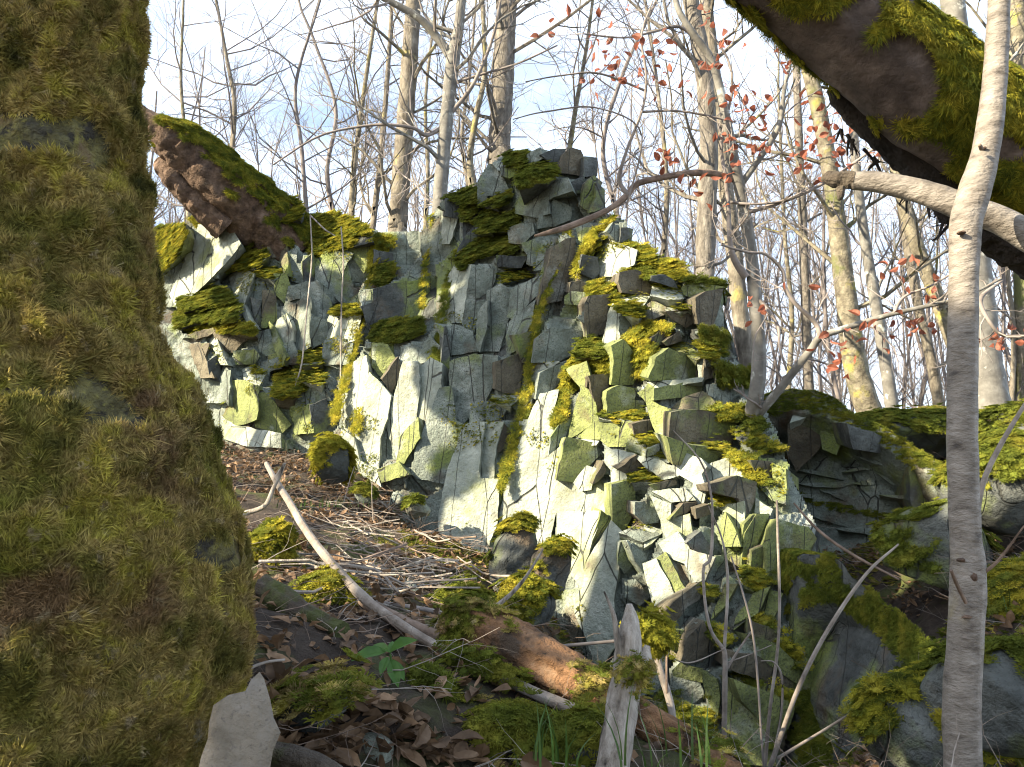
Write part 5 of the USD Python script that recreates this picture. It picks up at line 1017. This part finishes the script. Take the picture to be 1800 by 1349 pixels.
# two thin dry stalks hanging down the left face
for k, (rows, lab) in enumerate([([(545,378,8.2,2.5),(548,455,8.2,3),(538,560,8.2,3),(530,640,8.2,3),(515,690,8.2,2)], 'thin dry stalk hanging down the left columns'), ([(600,400,8.1,2.5),(603,460,8.1,3),(600,540,8.1,3),(599,640,8.1,3),(598,690,8.1,2)], 'thin straight dry stalk hanging beside the yellow moss line'), ([(545,378,8.2,3),(570,402,8.1,3),(590,416,8.1,2)], 'short bent dry stalk on the left mossy ledge')]):
    t = thing('dry_stalk', lab, 'stalk'); c, r, vf = ptube(rows, 24, 5, 0, 1, 840 + k, .02); obj('stalk', vf, M['deadwood'], t)
# ------------------------------------------------------------------ unseen evergreens left of the view, placed to shade chosen spots
SH = [(1150,560,0,.2),(1250,660,0,.2),(1100,800,0,.16),(1180,790,0,.16),(1230,920,0,.16),(1060,560,0,.2),(1200,520,0,.2),(650,760,0,.14),(430,430,0,.2),(1430,1040,4.7,.3),(1530,1130,4.4,.35),(1440,1200,4.4,.3),(1560,1290,3.8,.35),(1480,1340,3.6,.3),(1650,1230,2.8,.25),(1780,1240,2.6,.25),(1780,950,4,.3),(1600,1100,4.2,.3),(850,340,0,.5),(950,320,0,.5),(1030,320,0,.4),(900,430,0,.5),(810,440,0,.45),(970,430,0,.35),(870,540,0,.45),(800,570,0,.4),(940,540,0,.35),(900,640,0,.35),(830,680,0,.35),(870,760,0,.3),(950,620,0,.28),(800,820,0,.25),
      (700,480,0,.35),(700,580,0,.3),(560,510,0,.25),(480,620,0,.3),(440,520,0,.25),(520,700,0,.25),(1310,1160,0,.22),(1370,1050,0,.2),(1270,1080,0,.18),(1140,1250,0,.2),
      (1450,760,6.1,.3),(1610,900,6,.3),(1500,960,5.9,.3),(1480,1100,4.6,.35),(1550,1200,4.3,.4),(1480,1270,4.4,.35),(1600,1010,4.6,.35),(1450,720,6.2,.3),(1640,1150,3,.25),(1620,780,6.6,.4),(1720,900,3.5,.3),(1760,1100,3,.3),
      (600,1250,2,.22),(700,1310,1.95,.2),(800,1250,2.3,.2),(900,1300,2,.2),(650,1150,2.4,.2),(1000,1330,1.9,.2),(560,1120,2.4,.2),(760,1160,2.5,.15),(960,1180,2.6,.15),(1100,1250,1.9,.15),
      (100,80,1.3,.2),(130,360,1.3,.14),(150,700,1.3,.14),(280,1020,1.3,.14),(320,1150,1.3,.12),(400,1250,1.27,.10),(370,1310,1.27,.10),(425,1215,1.27,.07),(20,300,1.35,.14),(1690,700,2.1,.2),(1690,1000,2.1,.2),(1690,1280,2.1,.2),(1420,60,2.4,.2),(1560,200,2.5,.2)]
LT = [(360,470,0,0.405),(480,390,0,0.338),(600,400,0,0.338),(430,380,0,0.27),(600,590,0,0.162),(660,720,0,0.243),(720,760,0,0.243),(690,830,0,0.27),(640,830,0,0.203),(700,690,0,0.162),(1000,850,0,0.351),(1050,910,0,0.351),(1000,980,0,0.297),(950,860,0,0.203),(1050,1080,0,0.27),(830,900,0,0.162),(770,930,0,0.135),
      (1100,490,0,0.297),(1160,460,0,0.27),(1080,630,0,0.243),(1060,740,0,0.27),(1150,600,0,0.216),(1130,720,0,0.297),(1230,740,0,0.297),(1250,830,0,0.297),(1150,850,0,0.297),(1200,930,0,0.297),(1120,950,0,0.27),(1160,1030,0,0.216),(1240,560,0,0.27),(1200,1270,0,0.108),
      (560,860,5,0.27),(700,930,5,0.243),(780,980,4.9,0.216),(640,960,4.4,0.216),(490,950,3.2,0.162),(520,870,3.5,0.135),(462,1310,1.4,0.0607),(200,420,1.3,.06),(160,650,1.3,.07),(60,1080,1.3,.12),(100,1190,1.3,.1),(20,700,1.35,.2),(30,880,1.35,.14),(40,1120,1.35,.25),(200,1320,1.3,.10),(30,1150,1.35,0.0945),(60,1210,1.33,0.081),(10,1080,1.35,0.081),(220,1320,1.28,0.081),(980,1190,2.4,0.081),(1146,1112,2.3,0.0675),(700,1110,2.8,0.0675),(1560,20,2.5,0.27),(1680,110,2.6,0.216),(1720,200,2.6,0.135),(1745,150,2.1,0.135)]
LT += [(x, y, 0, .15) for x in range(1015, 1330, 55) for y in range(430, 990, 55) if shapely.contains_xy(SIL, x, y)] + [(x, y, 0, .2) for x in range(625, 745, 40) for y in range(650, 870, 45)] + [(x, y, 0, .24) for x in range(300, 660, 60) for y in (370, 415)] + [(320,500,0,.3),(380,470,0,.3),(320,560,0,.2)]
def on_face(r): return [P(x, y, float(D(np.array([x]), np.array([y]))[0]) if Y == 0 else Y) for x, y, Y, _ in r]
XP = -6.6
sh = np.array(on_face(SH)); lt = np.array(on_face(LT)); g = rnd(901)
cl = sh + SUN * ((sh[:, :1] - XP) / -SUN[0]); cl = cl + SUN * g.uniform(-.7, .7, (len(cl), 1))
lv, ctr = [], []
for c, (_, _, _, r) in zip(cl, SH):  # a clump of foliage on the sun ray of each spot to darken
    n = int(1900 * r * r / .16); d = g.normal(size=(n, 3)); d = unit(d) * (g.random((n, 1)) ** (1 / 2.4)) * r * 1.05; lv.append(c + d)
lv = np.vstack(lv); keep = np.ones(len(lv), bool)
for p, (_, _, _, r) in zip(lt, LT):  # foliage cleared along the sun rays of spots kept lit
    d = lv - p; t = d @ SUN; keep &= np.linalg.norm(d - t[:, None] * SUN, axis=1) > r * 1.0
lv = lv[keep]
TX = [(XP, .2), (XP - .2, 2.3), (XP + .1, 4.3), (XP - .1, 6.4)]; own = np.argmin(np.abs(lv[:, 1:2] - np.array([t[1] for t in TX])), axis=1); ownc = np.argmin(np.abs(cl[:, 1:2] - np.array([t[1] for t in TX])), axis=1)
SPRAY = []
for s in (1, 2, 3):
    gq = rnd(s); mb = MB()
    for k in range(7):
        v, f = leaf_mesh(.085, .045, .3, gq); mb.add(v @ rotm(gq).T, f)
    SPRAY.append(mb.get())
for k, (x, y) in enumerate(TX):
    t = thing('evergreen_tree', ['unseen evergreen nearest the camera left of the view, placed to shade the scene', 'second unseen evergreen left of the view, placed to shade the scene', 'third unseen evergreen left of the view, placed to shade the scene', 'farthest unseen evergreen left of the view, placed to shade the scene'][k], 'tree')
    z0 = float(ground_z(x, y, False)) - .2; sel = own == k; top = max(cl[ownc == k][:, 2].max() + .5, 6) if (ownc == k).any() else 7
    obj('trunk', tube(np.array([[x, y, z0], [x + .05, y, z0 + 2], [x, y + .05, top]]), [.16, .13, .03], 10), M['bark_rough'], t, smooth=True)
    for c in cl[ownc == k]:
        a = np.array([x, y, max(z0 + 1, c[2] - .8)]); obj('branch', tube(np.array([a, (a + c) / 2 + [0, 0, -.05], c]), [.03, .02, .008], 5), M['bark_rough'], t)
    q = lv[sel]; scatter('crown', t, [(m_, M['needles']) for m_ in SPRAY], q, frames(g.normal(size=q.shape), g), g.uniform(.7, 1.2, len(q)), g.integers(0, 3, len(q)))
